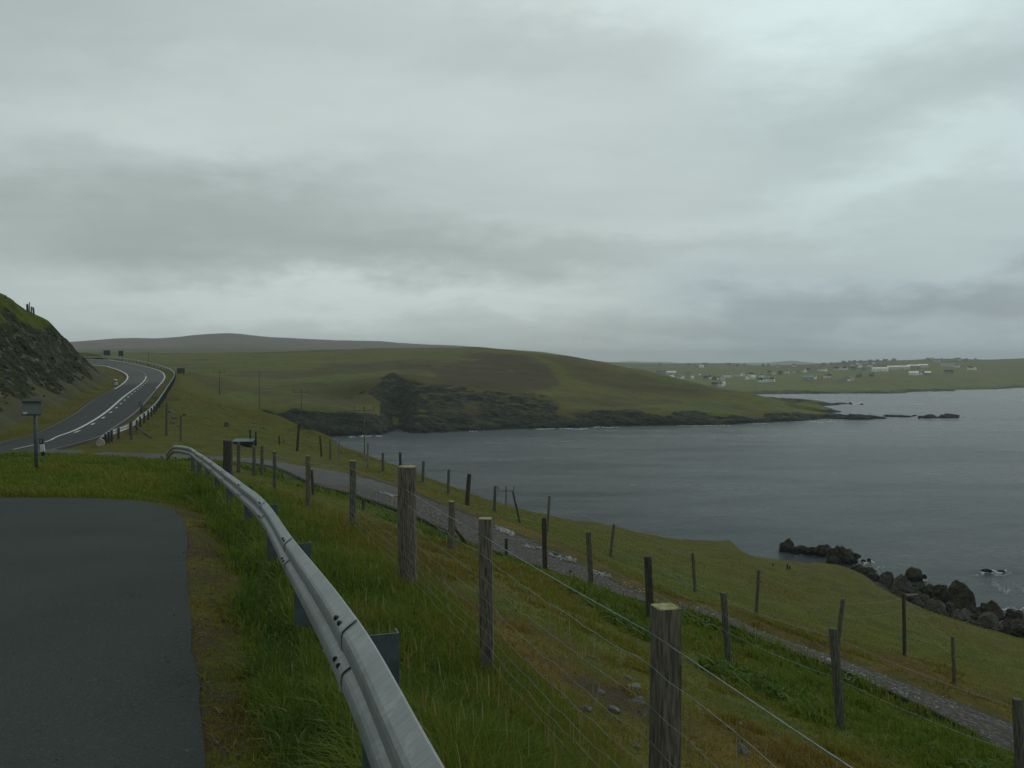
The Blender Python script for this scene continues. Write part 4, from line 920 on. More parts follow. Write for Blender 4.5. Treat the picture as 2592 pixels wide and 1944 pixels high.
for nm, z0, z1, w_, mm in (('base', 0, 16.5, 9, M_black), ('body', 16.5, 36, 10.5, M_whitep), ('head', 36, 50, 10.5, M_black)):
    bm = bmesh.new(); box(bm, (0, 0, (z0+z1)/2*s_), (w_*s_, .06, (z1-z0)*s_), bev=.01); bmobj(nm, bm, mm, e)
bm = bmesh.new(); box(bm, (0, -.034, 43.2*s_), (5.6*s_, .006, 9.5*s_)); bmobj('reflector', bm, M_sign, e)
bm = bmesh.new(); box(bm, (2.5*s_, -.033, 20*s_), (2*s_, .004, 2*s_)); bmobj('hole', bm, M_black, e)
mp = at(292, 968, 137); mp.z = float(NEAR.h(mp.x, 137)); s_ = 137/F
e = empty('hazard_marker', mp, 0, 'squat white marker with a dark band and red edge inside the bend', 'marker')
bm = bmesh.new(); box(bm, (0, 0, 4.5*s_), (9*s_, .3, 9*s_), bev=.08); bmobj('body', bm, M_whitep, e)
bm = bmesh.new(); box(bm, (-4*s_, -.10, 5*s_), (2*s_, .2, 5*s_)); bmobj('red_edge', bm, M_red, e)
bm = bmesh.new(); box(bm, (0, 0, 10*s_), (7*s_, .25, 2.6*s_)); bmobj('band', bm, M_black, e)
bm = bmesh.new(); tube(bm, [(0, 0, 11*s_), (0, 0, 13.5*s_), (0, 0, 15.5*s_)], [.28, .26, .10], 10); bmobj('cap', bm, M_whitep, e, True)
def board(u0, u1, v0, v1, d, vb, label, mat, name='road_sign', nl=2):
    c0 = at((u0+u1)/2, v1, d); gz = float(NEAR.h(c0.x, d)); s_ = d/F; W_ = (u1-u0)*s_; Hh = (v1-v0)*s_
    zb = c0.z-gz; e = empty(name, (c0.x, d, gz), 0, label, 'road sign')
    bm = bmesh.new(); box(bm, (0, 0, zb+Hh/2), (W_, .04, Hh), bev=.01); bmobj('sign_panel', bm, mat, e)
    for x in ((-W_*.3, W_*.3) if nl == 2 else (0,)): bm = bmesh.new(); tube(bm, [(x, .06, -.3), (x, .06, zb+Hh*.95)], .05, 8); bmobj('leg', bm, M_signd, e, True)
    return e
board(300, 312, 888, 901, 236, 905, 'dark square sign back standing behind the verge at the top of the road', M_sgb)
board(262, 279, 887, 899, 250, 905, 'wide dark sign back among the bushes at the top of the road', M_sgb)
board(448, 468, 932, 944, 176, 950, 'dark blue chevron sign back outside the barrier at the bend', M_sgb)
board(350, 362, 1016, 1030, 77, 1052, 'small faint blue grey sign on a thin pole by the road edge', M_sign, nl=1)
tb = hit(NEAR, 620, 1127, 20, 90); s_ = tb.y/F
e = empty('trough', tb, 0, 'low dark blue trough with a pale lid standing on the grass above the track', 'trough')
bm = bmesh.new(); box(bm, (0, 0, 6*s_), (50*s_, .65, 11*s_), bev=.02); bmobj('body', bm, M_blue, e)
bm = bmesh.new(); box(bm, (-2*s_, -.1, 12.6*s_), (52*s_, .85, 2.2*s_), Matrix.Rotation(math.radians(8), 3, 'X'), bev=.01); bmobj('lid', bm, M_lid, e)
bm = bmesh.new(); box(bm, (8*s_, .5, 18*s_), (4.4*s_, .1, 42*s_)); bmobj('leg', bm, M_blue, e)
bm = bmesh.new(); box(bm, (27*s_, .1, 16*s_), (4*s_, .1, 36*s_)); bmobj('leg', bm, M_blue, e)
# bushes at the top of the road
M_leaf = simple('dark_bush_leaf', (.022, .034, .012), .9, 0, .5, 3)
def bush(u, v, d, w_, h_, label, seed):
    rg = np.random.default_rng(seed); p = at(u, v, d); gz = float(NEAR.h(p.x, d)); n = 900
    th = rg.random(n)*6.28; r_ = np.sqrt(rg.random(n)); zz = rg.random(n)
    prof_ = np.sqrt(1-(zz*.9)**2); c = np.stack([np.cos(th)*r_*w_/2*prof_, np.sin(th)*r_*w_/2.5*prof_, zz*h_*(.75+.25*np.sin(th*3+seed))], 1)
    q = rg.normal(size=(n, 2, 3)); q /= np.linalg.norm(q, axis=2)[:, :, None]; s_ = .10+.10*rg.random((n, 1))
    co = np.stack([c-q[:, 0]*s_, c+q[:, 1]*s_, c+q[:, 0]*s_, c-q[:, 1]*s_], 1).reshape(-1, 3)
    o = link('bush', rawmesh('bush', co, np.arange(4*n), np.full(n, 4)), M_leaf); o.location = (p.x, d, gz-.1); tag(o, label, 'bush', 'bushes at the top of the road'); return o
bush(248, 905, 246, 2.2, 1.9, 'leftmost dark bush on the verge where the road leaves view', 1)
bush(258, 904, 246, 2.0, 1.7, 'dark bush between the leftmost one and the wide sign', 2)
bush(286, 906, 244, 1.9, 1.5, 'dark bush just left of the square sign back', 3)
# ================================================================== VILLAGE
M_hw = simple('white_render', (.84, .84, .80), .85, 0, .1, .3); M_hc = simple('cream_render', (.62, .58, .50), .85, 0, .12, .3); M_hg = simple('grey_render', (.32, .32, .30), .85, 0, .2, .3); M_hr = simple('brown_red_render', (.20, .13, .105), .85, 0, .2, .3)
M_rg = simple('grey_slate_roof', (.17, .175, .175), .8, 0, .2, .5); M_rd = simple('dark_slate_roof', (.035, .036, .036), .8, 0, .2, .5); M_rb = simple('blue_sheet_roof', (.09, .20, .22), .7, 0, .2, .5); M_rp = simple('pale_sheet_roof', (.80, .76, .66), .7, 0, .15, .1); M_win = simple('dark_window_glass', (.02, .025, .03), .3)
WALL = dict(w=M_hw, c=M_hc, g=M_hg, r=M_hr); ROOF = dict(g=M_rg, d=M_rd, b=M_rb, p=M_rp, r=M_hr)
WN = dict(w='white', c='cream', g='grey', r='brown red'); RN = dict(g='grey', d='dark', b='blue', p='pale', r='reddish')
KM = dict(h='house', s='long shed', t='terraced row', b='big block')
ORD = ['leftmost', 'second from left', 'third from left', 'fourth from left', 'fifth from left', 'sixth from left', 'seventh from left', 'eighth from left', 'ninth from left', 'tenth from left', 'eleventh from left', 'twelfth from left', 'thirteenth from left', 'fourteenth from left', 'fifteenth from left', 'sixteenth from left', 'seventeenth from left', 'eighteenth from left']
def house(u, v, wpx, wall, roof, kind, label, group, seed):
    rg = random.Random(seed); p = hit(VILL, u, v, 1050, 2750, 9000); s_ = p.y/F; L = wpx*s_
    dp = {'h': min(8, max(6, L*.6)), 's': 14, 't': 8, 'b': 16}[kind]; he = {'h': 4.0, 's': 4.2, 't': 4.6, 'b': 5.5}[kind]; hr = {'h': 2.6, 's': 2.0, 't': 2.8, 'b': 1.8}[kind]
    ez = -math.atan2(p.x, p.y)+(rg.uniform(-.45, .45) if kind == 'h' else rg.uniform(-.1, .1))
    gab = kind == 'h' and rg.random() < .3
    e = empty({'h': 'house', 's': 'shed', 't': 'terraced_house', 'b': 'industrial_building'}[kind], p, ez+(math.pi/2 if gab else 0), label, {'h': 'house', 's': 'shed', 't': 'house', 'b': 'building'}[kind], group)
    if gab: L = max(L*1.2, 8); dp = min(7, max(5, L*.7))
    vs = [(x*L/2, y*dp/2, z) for z in (-1.5, he) for y in (-1, 1) for x in (-1, 1)]+[(-L/2, 0, he+hr-.12), (L/2, 0, he+hr-.12)]
    fs = [(0, 1, 5, 4), (3, 2, 6, 7), (0, 4, 8, 6, 2), (1, 3, 7, 9, 5)]
    link('wall', pymesh('wall', vs, fs), WALL[wall], e)
    o_ = .35; k = hr/(dp/2); ya = dp/2+o_; za = he-o_*k; xl = L/2+o_*.6
    vs = [(-xl, -ya, za), (xl, -ya, za), (xl, 0, he+hr), (-xl, 0, he+hr), (-xl, ya, za), (xl, ya, za)]; vs += [(x, y, z-.14) for x, y, z in vs]
    fs = [(0, 1, 2, 3), (3, 2, 5, 4), (7, 6, 9, 8), (8, 9, 10, 11), (0, 6, 7, 1), (4, 5, 11, 10), (0, 3, 9, 6), (3, 4, 10, 9), (1, 7, 8, 2), (2, 8, 11, 5)]
    link('roof', pymesh('roof', vs, fs), ROOF[roof], e)
    if kind in 'ht':
        for x in ((-L*.42, L*.42) if L > 9 and kind == 'h' else ((-L*.42, 0, L*.42) if kind == 't' else (L*.42,))):
            bm = bmesh.new(); box(bm, (x, 0, he+hr+.25), (.7, .7, 1.3)); bmobj('chimney', bm, WALL[wall], e)
    if wpx >= 8:
        n = max(2, int(L/(3.2 if kind != 'b' else 7)))
        for q in range(min(n, 9)):
            bm = bmesh.new(); box(bm, ((q+.5)/n*L-L/2, -dp/2-.02, 1.6), (1.2 if q != n//2 else .95, .08, 1.2 if q != n//2 else 2.0)); bmobj('window' if q != n//2 else 'door', bm, M_win, e)
    return e
Z1 = lambda X_, Y_: (1500+X_/4.02, 870+Y_/4.02); Z2_ = lambda X_, Y_: (2042+X_/4.02, 870+Y_/4.02)
CLU = [
 (Z1, 'left village skyline', 'houses along the left skyline', [(690, 215, 30, 'g', 'd', 'h'), (805, 234, 22, 'c', 'g', 'h'), (975, 217, 40, 'g', 'd', 'h'), (1050, 214, 36, 'g', 'd', 'h'), (1145, 210, 52, 'g', 'd', 'h'), (1380, 214, 50, 'g', 'd', 'h'), (1440, 218, 38, 'g', 'd', 'h'), (1475, 222, 25, 'r', 'd', 'h'), (1545, 223, 30, 'g', 'd', 'h'), (1735, 224, 20, 'r', 'd', 'h'), (1788, 223, 22, 'g', 'd', 'h'), (1885, 232, 25, 'c', 'g', 'h'), (2050, 225, 36, 'c', 'd', 'h')]),
 (Z1, 'upper left field', 'buildings in the upper left field', [(695, 303, 90, 'g', 'd', 's'), (800, 312, 90, 'c', 'p', 's'), (970, 320, 50, 'g', 'g', 'h'), (1090, 320, 24, 'w', 'g', 'h'), (1110, 245, 44, 'w', 'p', 'h')]),
 (Z1, 'row above the headland crest', 'low row of pale houses above the headland crest', [(745, 366, 36, 'c', 'g', 'h'), (807, 362, 40, 'c', 'p', 'h'), (860, 360, 32, 'c', 'g', 'h'), (910, 359, 40, 'w', 'g', 'h'), (1013, 367, 26, 'c', 'p', 'h')]),
 (Z1, 'reddish cluster', 'houses of the reddish cluster', [(1150, 368, 50, 'g', 'd', 'h'), (1198, 360, 26, 'w', 'd', 'h'), (1235, 366, 30, 'r', 'r', 'h'), (1272, 366, 20, 'w', 'g', 'h'), (1322, 371, 24, 'c', 'g', 'h')]),
 (Z1, 'central street', 'houses along the central street', [(1370, 344, 96, 'w', 'g', 't'), (1462, 336, 58, 'c', 'g', 't'), (1525, 332, 40, 'w', 'g', 'h'), (1580, 363, 30, 'w', 'g', 'h'), (1612, 331, 56, 'w', 'd', 'h'), (1637, 361, 44, 'w', 'p', 'h'), (1722, 342, 54, 'w', 'g', 'h'), (1800, 309, 32, 'g', 'd', 'h'), (1848, 315, 40, 'c', 'g', 'h'), (1907, 314, 32, 'r', 'd', 'h'), (1978, 302, 44, 'w', 'g', 'h'), (2050, 297, 40, 'c', 'g', 'h'), (2095, 293, 26, 'g', 'd', 'h'), (2160, 292, 44, 'w', 'd', 'h'), (2200, 284, 26, 'g', 'd', 'h')]),
 (Z1, 'group nearest the headland', 'buildings on the grass nearest the headland', [(1240, 438, 56, 'g', 'd', 'h'), (1298, 436, 50, 'w', 'g', 'h'), (1335, 430, 24, 'w', 'p', 'h')]),
 (Z1, 'white terrace below the street', 'white terrace below the street', [(1710, 392, 50, 'w', 'd', 'h'), (1768, 390, 60, 'w', 'g', 't'), (1832, 387, 40, 'w', 'd', 'h')]),
 (Z2_, 'hillside between street and factory', 'houses on the middle hillside', [(62, 271, 58, 'g', 'd', 'h'), (140, 279, 46, 'w', 'g', 'h'), (187, 282, 36, 'w', 'g', 'h'), (300, 271, 46, 'c', 'd', 'h'), (345, 268, 36, 'w', 'g', 'h'), (388, 268, 44, 'w', 'd', 'h'), (470, 272, 60, 'g', 'd', 'h'), (575, 275, 40, 'g', 'g', 'h')]),
 (Z2_, 'field below the factory', 'buildings in the lower field', [(15, 372, 110, 'g', 'b', 'b'), (88, 361, 16, 'w', 'g', 'h'), (192, 350, 34, 'w', 'g', 'h'), (232, 349, 36, 'w', 'd', 'h'), (340, 393, 48, 'g', 'g', 'h'), (398, 378, 30, 'g', 'd', 'h'), (430, 381, 28, 'w', 'g', 'h'), (468, 375, 42, 'c', 'd', 'h'), (530, 341, 42, 'r', 'g', 'h'), (660, 333, 40, 'r', 'g', 'h')]),
 (Z2_, 'stepped estate on the skyline', 'houses of the stepped estate', [(375, 193, 34, 'g', 'd', 'h'), (402, 219, 34, 'g', 'd', 'h'), (438, 192, 30, 'g', 'd', 'h'), (470, 217, 34, 'c', 'd', 'h'), (485, 187, 30, 'g', 'd', 'h'), (520, 200, 26, 'w', 'd', 'h'), (545, 233, 44, 'w', 'g', 'h'), (550, 189, 34, 'g', 'd', 'h'), (545, 212, 26, 'w', 'g', 'h'), (600, 194, 34, 'c', 'g', 'h'), (640, 226, 54, 'w', 'g', 'h'), (645, 182, 38, 'g', 'd', 'h'), (680, 197, 30, 'w', 'd', 'h'), (310, 212, 30, 'g', 'd', 'h'), (250, 209, 34, 'g', 'd', 'h'), (170, 214, 34, 'g', 'd', 'h'), (720, 180, 30, 'g', 'd', 'h')]),
 (Z2_, 'skyline right of the estate', 'houses on the right skyline', [(800, 176, 44, 'g', 'd', 'h'), (885, 169, 62, 'g', 'd', 'h'), (1235, 162, 50, 'g', 'd', 'h'), (1278, 158, 40, 'c', 'd', 'h'), (1322, 176, 60, 'c', 'g', 'h'), (1370, 166, 40, 'g', 'd', 'h'), (1510, 166, 40, 'g', 'd', 'h'), (1545, 163, 40, 'w', 'd', 'h'), (1620, 170, 30, 'g', 'd', 'h'), (1715, 165, 42, 'g', 'p', 'h')]),
 (Z2_, 'white factory complex', 'blocks of the white factory', [(700, 282, 70, 'w', 'p', 'b'), (775, 281, 100, 'w', 'p', 'b'), (880, 264, 110, 'c', 'p', 'b'), (985, 262, 120, 'c', 'p', 'b'), (1090, 252, 120, 'g', 'p', 'b'), (1185, 246, 90, 'c', 'p', 'b'), (780, 252, 110, 'g', 'd', 'b')]),
 (Z2_, 'right hand fields', 'buildings in the right hand fields', [(1090, 318, 90, 'w', 'p', 's'), (1140, 316, 70, 'w', 'g', 'h'), (1182, 314, 40, 'g', 'd', 'h'), (1230, 318, 60, 'g', 'p', 's'), (1430, 232, 124, 'c', 'b', 's'), (1527, 240, 50, 'w', 'g', 'h'), (1425, 304, 50, 'g', 'd', 'h'), (1465, 306, 60, 'g', 'd', 'h'), (1662, 264, 44, 'w', 'd', 'h'), (1705, 266, 40, 'w', 'd', 'h')]),
]
sd = 0
for fn, cname, grp, L_ in CLU:
    L_ = sorted(L_); 
    for k, (X_, Y_, w_, wl, rf, kd) in enumerate(L_):
        sd += 1; u, v = fn(X_, Y_)
        if ('skyline' in cname or 'estate' in cname) and rf == 'd': rf = 'g'
        lab = f"{WN[wl]} {KM[kd]} with {RN[rf]} roof, {ORD[k]} of the {cname}"
        if 'skyline' in cname or 'estate' in cname: v += 2.2; rf = 'g' if rf == 'd' else rf
        house(u, v, w_/4.02, wl, rf, kd, lab, grp, sd)
# ================================================================== ROCKS
def rock_mesh(name, size, seed, sub=4, rough=.35, flat=.35, blocky=.5):
    rg = np.random.default_rng(seed); bm = bmesh.new(); bmesh.ops.create_icosphere(bm, subdivisions=sub, radius=1)
    co = np.array([v.co[:] for v in bm.verts]); K = 10
    # crack the sphere with random planes, then roughen
    for k in range(int(14*blocky+4)):
        n = rg.normal(size=3); n /= np.linalg.norm(n); dd = rg.uniform(.55, .92); ex = co@n-dd; co = co-np.outer(np.maximum(ex, 0), n)*.92
    r = np.linalg.norm(co, axis=1, keepdims=True); dr_ = co/r; s_ = seed*7.7
    nn = fbm(dr_[:, 0]*1.6+s_+dr_[:, 2]*1.3, dr_[:, 1]*1.6+dr_[:, 2]*.9+s_*.3, 5, .58)
    n2_ = fbm(dr_[:, 0]*5+s_+dr_[:, 2]*4, dr_[:, 1]*5-dr_[:, 2]*3, 3, .6)
    co = co*(1+rough*nn[:, None]+rough*.3*n2_[:, None]); co[:, 2] = np.where(co[:, 2] < -flat, -flat+(co[:, 2]+flat)*.25, co[:, 2])
    co *= np.array(size)/2/np.array([.85, .85, .72])
    for v, c_ in zip(bm.verts, co): v.co = c_
    me = bpy.data.meshes.new(name); bm.to_mesh(me); bm.free(); return me
def rock(u0, u1, vt, vb, zr, mat, label, seed, name='rock', cat='rock', group=None, dep=.8, rough=.35, T=None, blocky=.5, d=None):
    if T is not None: p = hit(T, (u0+u1)/2, vb, 3, 200, 6000)
    else: p = zat((u0+u1)/2, vb, zr)
    s_ = p.y/F; W = (u1-u0)*s_; H_ = max((vb-vt)*s_, .03)
    me = rock_mesh(name, (W, W*dep, H_*1.5), seed, 4 if W/p.y > .008 else 3, rough, .35, blocky)
    o = link(name, me, mat, None, W/p.y < .0); o.location = (p.x, p.y+W*dep*.25, p.z+H_*.28); o.rotation_euler = (0, 0, random.uniform(-.2, .2))
    zs = [v.co.z for v in me.vertices]; o.location.z = p.z+H_-max(zs)
    tag(o, label, cat, group); return o
SR = [(1978, 2012, 1363, 1396, -39.9, M_rockb, 'small peaked rock at the left tip of the dark reef in the cove', .8),
 (2004, 2052, 1380, 1400, -39.9, M_rockb, 'low brown ledge just right of the reef tip', .5), (2040, 2078, 1380, 1404, -39.9, M_rockd, 'jagged low ledge in the middle of the reef', .5), (2068, 2112, 1374, 1407, -39.9, M_rockd, 'pointed ledge joining the reef to the big stack', .6),
 (2098, 2152, 1373, 1420, -39.5, M_rockd, 'tallest dark stack at the right end of the reef', .8), (2120, 2176, 1386, 1420, -39.5, M_rockd, 'rounded right shoulder of the tall dark stack', .8), (2098, 2140, 1404, 1431, -39.3, M_rockd, 'dark block at the foot of the tall stack, nearest the grass', .8),
 (2182, 2192, 1415, 1421, -39.9, M_rockd, 'tiny wave washed rock just right of the tall stack', .6), (2194, 2207, 1412, 1421, -39.9, M_rockd, 'small wave washed rock second right of the tall stack', .6),
 (2156, 2200, 1425, 1451, -38.5, M_rockd, 'dark boulder between the tall stack and the pale boulders', .8), (2188, 2226, 1431, 1462, -38.2, M_rockd, 'dark boulder touching the left side of the pale boulder', .8),
 (2226, 2272, 1447, 1505, -37.6, M_rockp, 'tall pale rounded boulder left of centre on the shore', .8), (2262, 2304, 1455, 1508, -37.4, M_rockp, 'pale jagged boulder leaning on the tall pale one', .8), (2190, 2256, 1474, 1520, -36.0, M_rockp, 'pale crumbling outcrop at the grass edge below the pale boulders', .6),
 (2298, 2340, 1437, 1468, -39.8, M_rockb, 'pointed islet standing alone in the surf off the boulders', .7), (2334, 2348, 1452, 1462, -39.9, M_rockd, 'tiny rock beside the pointed islet', .7),
 (2304, 2352, 1468, 1500, -38.8, M_rockd, 'black boulder at the left end of the dark shore ridge', .8), (2342, 2392, 1475, 1512, -38.6, M_rockd, 'black boulder in the middle of the dark shore ridge', .8), (2378, 2416, 1481, 1522, -38.4, M_rockd, 'black boulder leaning against the big domed boulder', .8),
 (2402, 2468, 1470, 1536, -38.0, M_rockb, 'big domed brown boulder on the shore', .85),
 (2300, 2352, 1512, 1546, -36.2, M_rockp, 'pale slab outcrop left of the domed boulder at the grass edge', .7), (2340, 2402, 1518, 1562, -35.6, M_rockp, 'streaked pale outcrop in front of the domed boulder', .7), (2410, 2462, 1545, 1580, -35.6, M_rockp, 'grey boulder below the domed boulder', .8),
 (2386, 2440, 1522, 1560, -36.6, M_rockd, 'black boulder wedged under the domed boulder', .8), (2450, 2500, 1530, 1570, -37.0, M_rockd, 'black boulder right of the domed boulder foot', .8),
 (2474, 2542, 1517, 1556, -38.6, M_rockd, 'long dark whaleback rock right of the domed boulder', .6), (2540, 2600, 1537, 1572, -38.4, M_rockd, 'dark rock at the right edge beside the surf', .7), (2480, 2540, 1552, 1590, -36.6, M_rockp, 'grey boulder between the whaleback and the grass edge', .8),
 (2520, 2610, 1562, 1618, -35.4, M_rockd, 'large black boulder at the lower right end of the shore', .8), (2440, 2490, 1568, 1592, -35.2, M_rockd, 'dark boulder on the grass edge left of the large black one', .8),
 (2484, 2516, 1440, 1447, -39.9, M_rockd, 'flat skerry awash in foam off the right shore', .4), (2528, 2542, 1442, 1447, -39.9, M_rockd, 'small flat skerry right of the foam ringed one', .4)]
for k, (u0, u1, vt, vb, zr, mt, lab, dep) in enumerate(SR): rock(u0, u1, vt+(vb-vt)*(.14 if mt is M_rockd else 0), vb, zr, mt, lab, 11+k, 'sea_rock', 'rock', 'rocks along the near shore', dep, .60 if mt is M_rockd else .20, None, .95 if mt is M_rockd else .15)
rg_ = random.Random(5)
for k in range(46):
    f = rg_.random(); u = 2200+f*400; v0 = np.interp(u, [2200, 2300, 2400, 2600], [1478, 1530, 1572, 1628]); v = v0-rg_.uniform(-3, 40); w_ = rg_.uniform(10, 30); zr = float(np.interp(v0-v, [0, 15, 42], [-34.6, -36.3, -38.4]))
    rock(u-w_/2, u+w_/2, v-w_*.55, v, zr, rg_.choice([M_rockd, M_rockd, M_rockp]), 'dark or grey boulder packed along the broken edge of the near shore', 200+k, 'shore_boulder', 'boulder', 'small boulders packed along the near shore', .8)
for k, (u0, u1, vt, vb, lab) in enumerate([(2117, 2190, 1047, 1061, 'long black ledge running out from the headland tip'), (2180, 2234, 1050, 1059, 'higher black ledge at the end of the headland'), (2236, 2256, 1050, 1053.5, 'tiny flat skerry just off the headland ledge'), (2252, 2303, 1050, 1055, 'long flat skerry second off the headland'), (2309, 2323, 1049.5, 1052.5, 'small skerry midway along the line of rocks'),
    (2331, 2375, 1048.5, 1058, 'ragged skerry left of the outermost one'), (2380, 2430, 1046.5, 1057.5, 'outermost humped skerry beyond the headland')]):
    rock(u0, u1, vt, vb, -39.9, M_rockd, lab, 400+k, 'skerry', 'rock', 'skerries off the headland', .35, .75, None, .1)
for k, (u0, u1, vt, vb, lab) in enumerate([(2148, 2160, 1017, 1024, 'surf beaten rock throwing white spray off the far spit'), (2112, 2150, 1019, 1023.5, 'low black reef at the end of the far spit'), (2176, 2186, 1021, 1024, 'small rock at the right of the spray')]):
    rock(u0, u1, vt, vb, -39.9, M_rockd, lab, 430+k, 'skerry', 'rock', 'skerries off the far spit', .35, .5)
# stones in the near field
for k, (u, v, w_, h_, lab) in enumerate([(1496, 1667, 20, 8, 'pale stone highest of the scatter left of the nearest square post'), (1590, 1720, 20, 8, 'bright pale stone just left of the nearest square post'), (1516, 1756, 28, 8, 'flat slate grey stone in the scatter left of the nearest post'), (1483, 1800, 32, 13, 'broad pale stone at the left of the scatter'),
   (1552, 1802, 32, 14, 'brightest tilted stone in the middle of the scatter'), (1617, 1780, 38, 12, 'grey flat stone half hidden behind the nearest square post'), (1606, 1742, 42, 8, 'thin wide slab sunk in the soil beside the nearest post'), (1628, 1816, 14, 9, 'small white stone at the foot of the nearest post'), (1620, 1806, 10, 6, 'pebble above the small white stone by the nearest post'), (1880, 1908, 30, 26, 'upright triangular grey stone right of the nearest square post'),
   (1870, 1838, 22, 9, 'low grey stone above the upright triangular one'), (1612, 1895, 22, 9, 'pale stone low in the picture left of the nearest post'), (1525, 1893, 26, 6, 'thin flat stone at the bottom left of the scatter'), (1467, 1571, 8, 5, 'tiny white stone on the grass beyond the second square post'), (1879, 1879, 8, 6, 'small white pebble directly above the upright stone'), (1780, 1801, 8, 6, 'small white pebble right of the nearest square post'), (1425, 1400, 5, 4, 'white speck of stone on the grass by the track'), (955, 1360, 30, 6, 'flat pale stone in the grass left of the round strainer post')]):
    rock(u-w_/2, u+w_/2, v-h_, v, 0, M_stone, lab, 500+k, 'stone', 'stone', 'pale stones in the near field', .8, .3, NEAR, .8)
for k, (u, v, w_, h_, lab) in enumerate([(720, 1120, 9, 9, 'round white stone on the green slope right of the trough'), (863, 1146, 6, 6, 'small white stone beside the thin pale post on the slope'), (925, 1166, 7, 6, 'small white stone left of the white post by the bay'), (572, 1080, 14, 12, 'pale and dark rock on the slope left of the trough'), (641, 1072, 12, 4, 'flat pale rock above the trough'), (667, 1085, 18, 5, 'flat brownish rock above and right of the trough'),
   (430, 1045, 12, 8, 'uppermost pale rock of the outcrop below the barrier'), (442, 1060, 16, 8, 'second rock down in the outcrop below the barrier'), (436, 1072, 14, 8, 'broad white rock in the outcrop below the barrier'), (452, 1080, 15, 8, 'lowest right rock of the outcrop below the barrier'), (466, 1052, 10, 6, 'right hand dark rock of the outcrop below the barrier'), (446, 1090, 10, 5, 'small rock at the foot of the outcrop below the barrier'), (462, 1022, 8, 4, 'small pale rock high on the slope below the barrier'), (1672, 1390, 5, 3, 'tiny white stone on the seaward grass left of the cove'), (1717, 1462, 6, 5, 'white stone on the seaward field left of a post'), (2048, 1551, 6, 5, 'white stone in the middle of the seaward field')]):
    rock(u-w_/2, u+w_/2, v-h_, v, 0, M_stone if k not in (3, 10) else M_rockp, lab, 540+k, 'stone', 'stone', 'pale stones on the far slopes', .8, .3, NEAR, .8)
rg_ = random.Random(9)
for k in range(70):     # blocks studding the face of the road cutting
    u = rg_.uniform(5, 215); vt_ = np.interp(u, [0, 68, 120, 165, 203, 235], [770, 800, 830, 870, 905, 950]); vb_ = np.interp(u, [0, 88, 176, 235], [1075, 1040, 985, 950]); v = rg_.uniform(vt_+12, vb_-8)
    p = hit(NEAR, u, v, 50, 200, 1500); w_ = rg_.uniform(3.5, 10)*(1 if rg_.random() < .85 else 1.6); W = w_/F*p.y
    me = rock_mesh('cutting_block', (W, W*.8, W*rg_.uniform(.5, .9)), 600+k, 2, .3, .5, .9); o = link('cutting_block', me, rg_.choice([M_rockd, M_rockp, M_rockp, M_rockb])); o.location = p; o.rotation_euler = (rg_.uniform(-.5, .5), rg_.uniform(-.5, .5), rg_.uniform(0, 6))
    tag(o, 'broken block of stone in the face of the road cutting', 'rock', 'blocks in the rock cutting')
# driftwood beam
a_ = zat(2251, 1513, -36.0); b_ = zat(2323, 1506, -35.6); bm = bmesh.new(); tube(bm, [a_, a_.lerp(b_, .5)+Vector((0, 0, .1)), b_], [.22, .25, .22], 9); o = bmobj('driftwood_log', bm, M_woodp); tag(o, 'long pale log lying across the rocks behind the tall fence post', 'log')
# ================================================================== GRAVEL on the track (stuff)
def merge_instances(name, variants, P, S_, R, mat, normal_up=True):
    cos = []; lps = []; tots = []; base = 0
    for i in range(len(P)):
        vc, fl, ft = variants[i % len(variants)]; c, s = math.cos(R[i]), math.sin(R[i])
        q = vc*S_[i]; x = q[:, 0]*c-q[:, 1]*s+P[i][0]; y = q[:, 0]*s+q[:, 1]*c+P[i][1]; cos.append(np.stack([x, y, q[:, 2]+P[i][2]], 1)); lps.append(fl+base); tots.append(ft); base += len(vc)
    return link(name, rawmesh(name, np.concatenate(cos), np.concatenate(lps), np.concatenate(tots)), mat)
def var_of(me):
    vc = np.array([v.co[:] for v in me.vertices]); fl = np.array([l.vertex_index for l in me.loops]); ft = np.array([p.loop_total for p in me.polygons]); bpy.data.meshes.remove(me); return vc, fl, ft
VR = [var_of(rock_mesh('g', (1, .8, .55), 900+k, 1, .25, .4, .9)) for k in range(6)]
P = []; S_ = []
rg2 = np.random.default_rng(21)
for (u0, u1, v0, v1, n, s0, s1) in ((1254, 1300, 1336, 1366, 130, .05, .16), (1325, 1368, 1383, 1402, 60, .04, .10), (1390, 1460, 1402, 1436, 120, .04, .12), (1488, 1548, 1448, 1472, 110, .04, .10), (958, 1004, 1246, 1266, 70, .05, .13), (1010, 1120, 1262, 1330, 90, .04, .10), (1560, 1640, 1478, 1512, 40, .03, .08), (2060, 2110, 1668, 1690, 50, .02, .06), (2130, 2330, 1700, 1785, 110, .02, .05), (1700, 1790, 1530, 1560, 40, .03, .06)):
    for k in range(n):
        f = rg2.random(); g = rg2.random()
        u = u0+(u1-u0)*f; v = v0+(v1-v0)*(f*.6+g*.4); p = hit(NEAR, u, v, 8, 60, 700); P.append((p.x, p.y, p.z+.085)); S_.append(rg2.uniform(s0, s1))
A_ = TSs; B_ = TLs
for k in range(2600):
    i = int(rg2.integers(0, 250)); q = rg2.random(); p = A_[i]*(1-q)+B_[i]*q; P.append((p[0]+rg2.normal()*.1, p[1]+rg2.normal()*.1, p[2]+.02)); S_.append(rg2.uniform(.015, .055))
go = merge_instances('gravel', VR, P, S_, rg2.random(len(P))*6.3, M_gravel); tag(go, 'pale gravel and loose stones scattered on the track', 'gravel', kind='stuff')
P2 = []; S2 = []
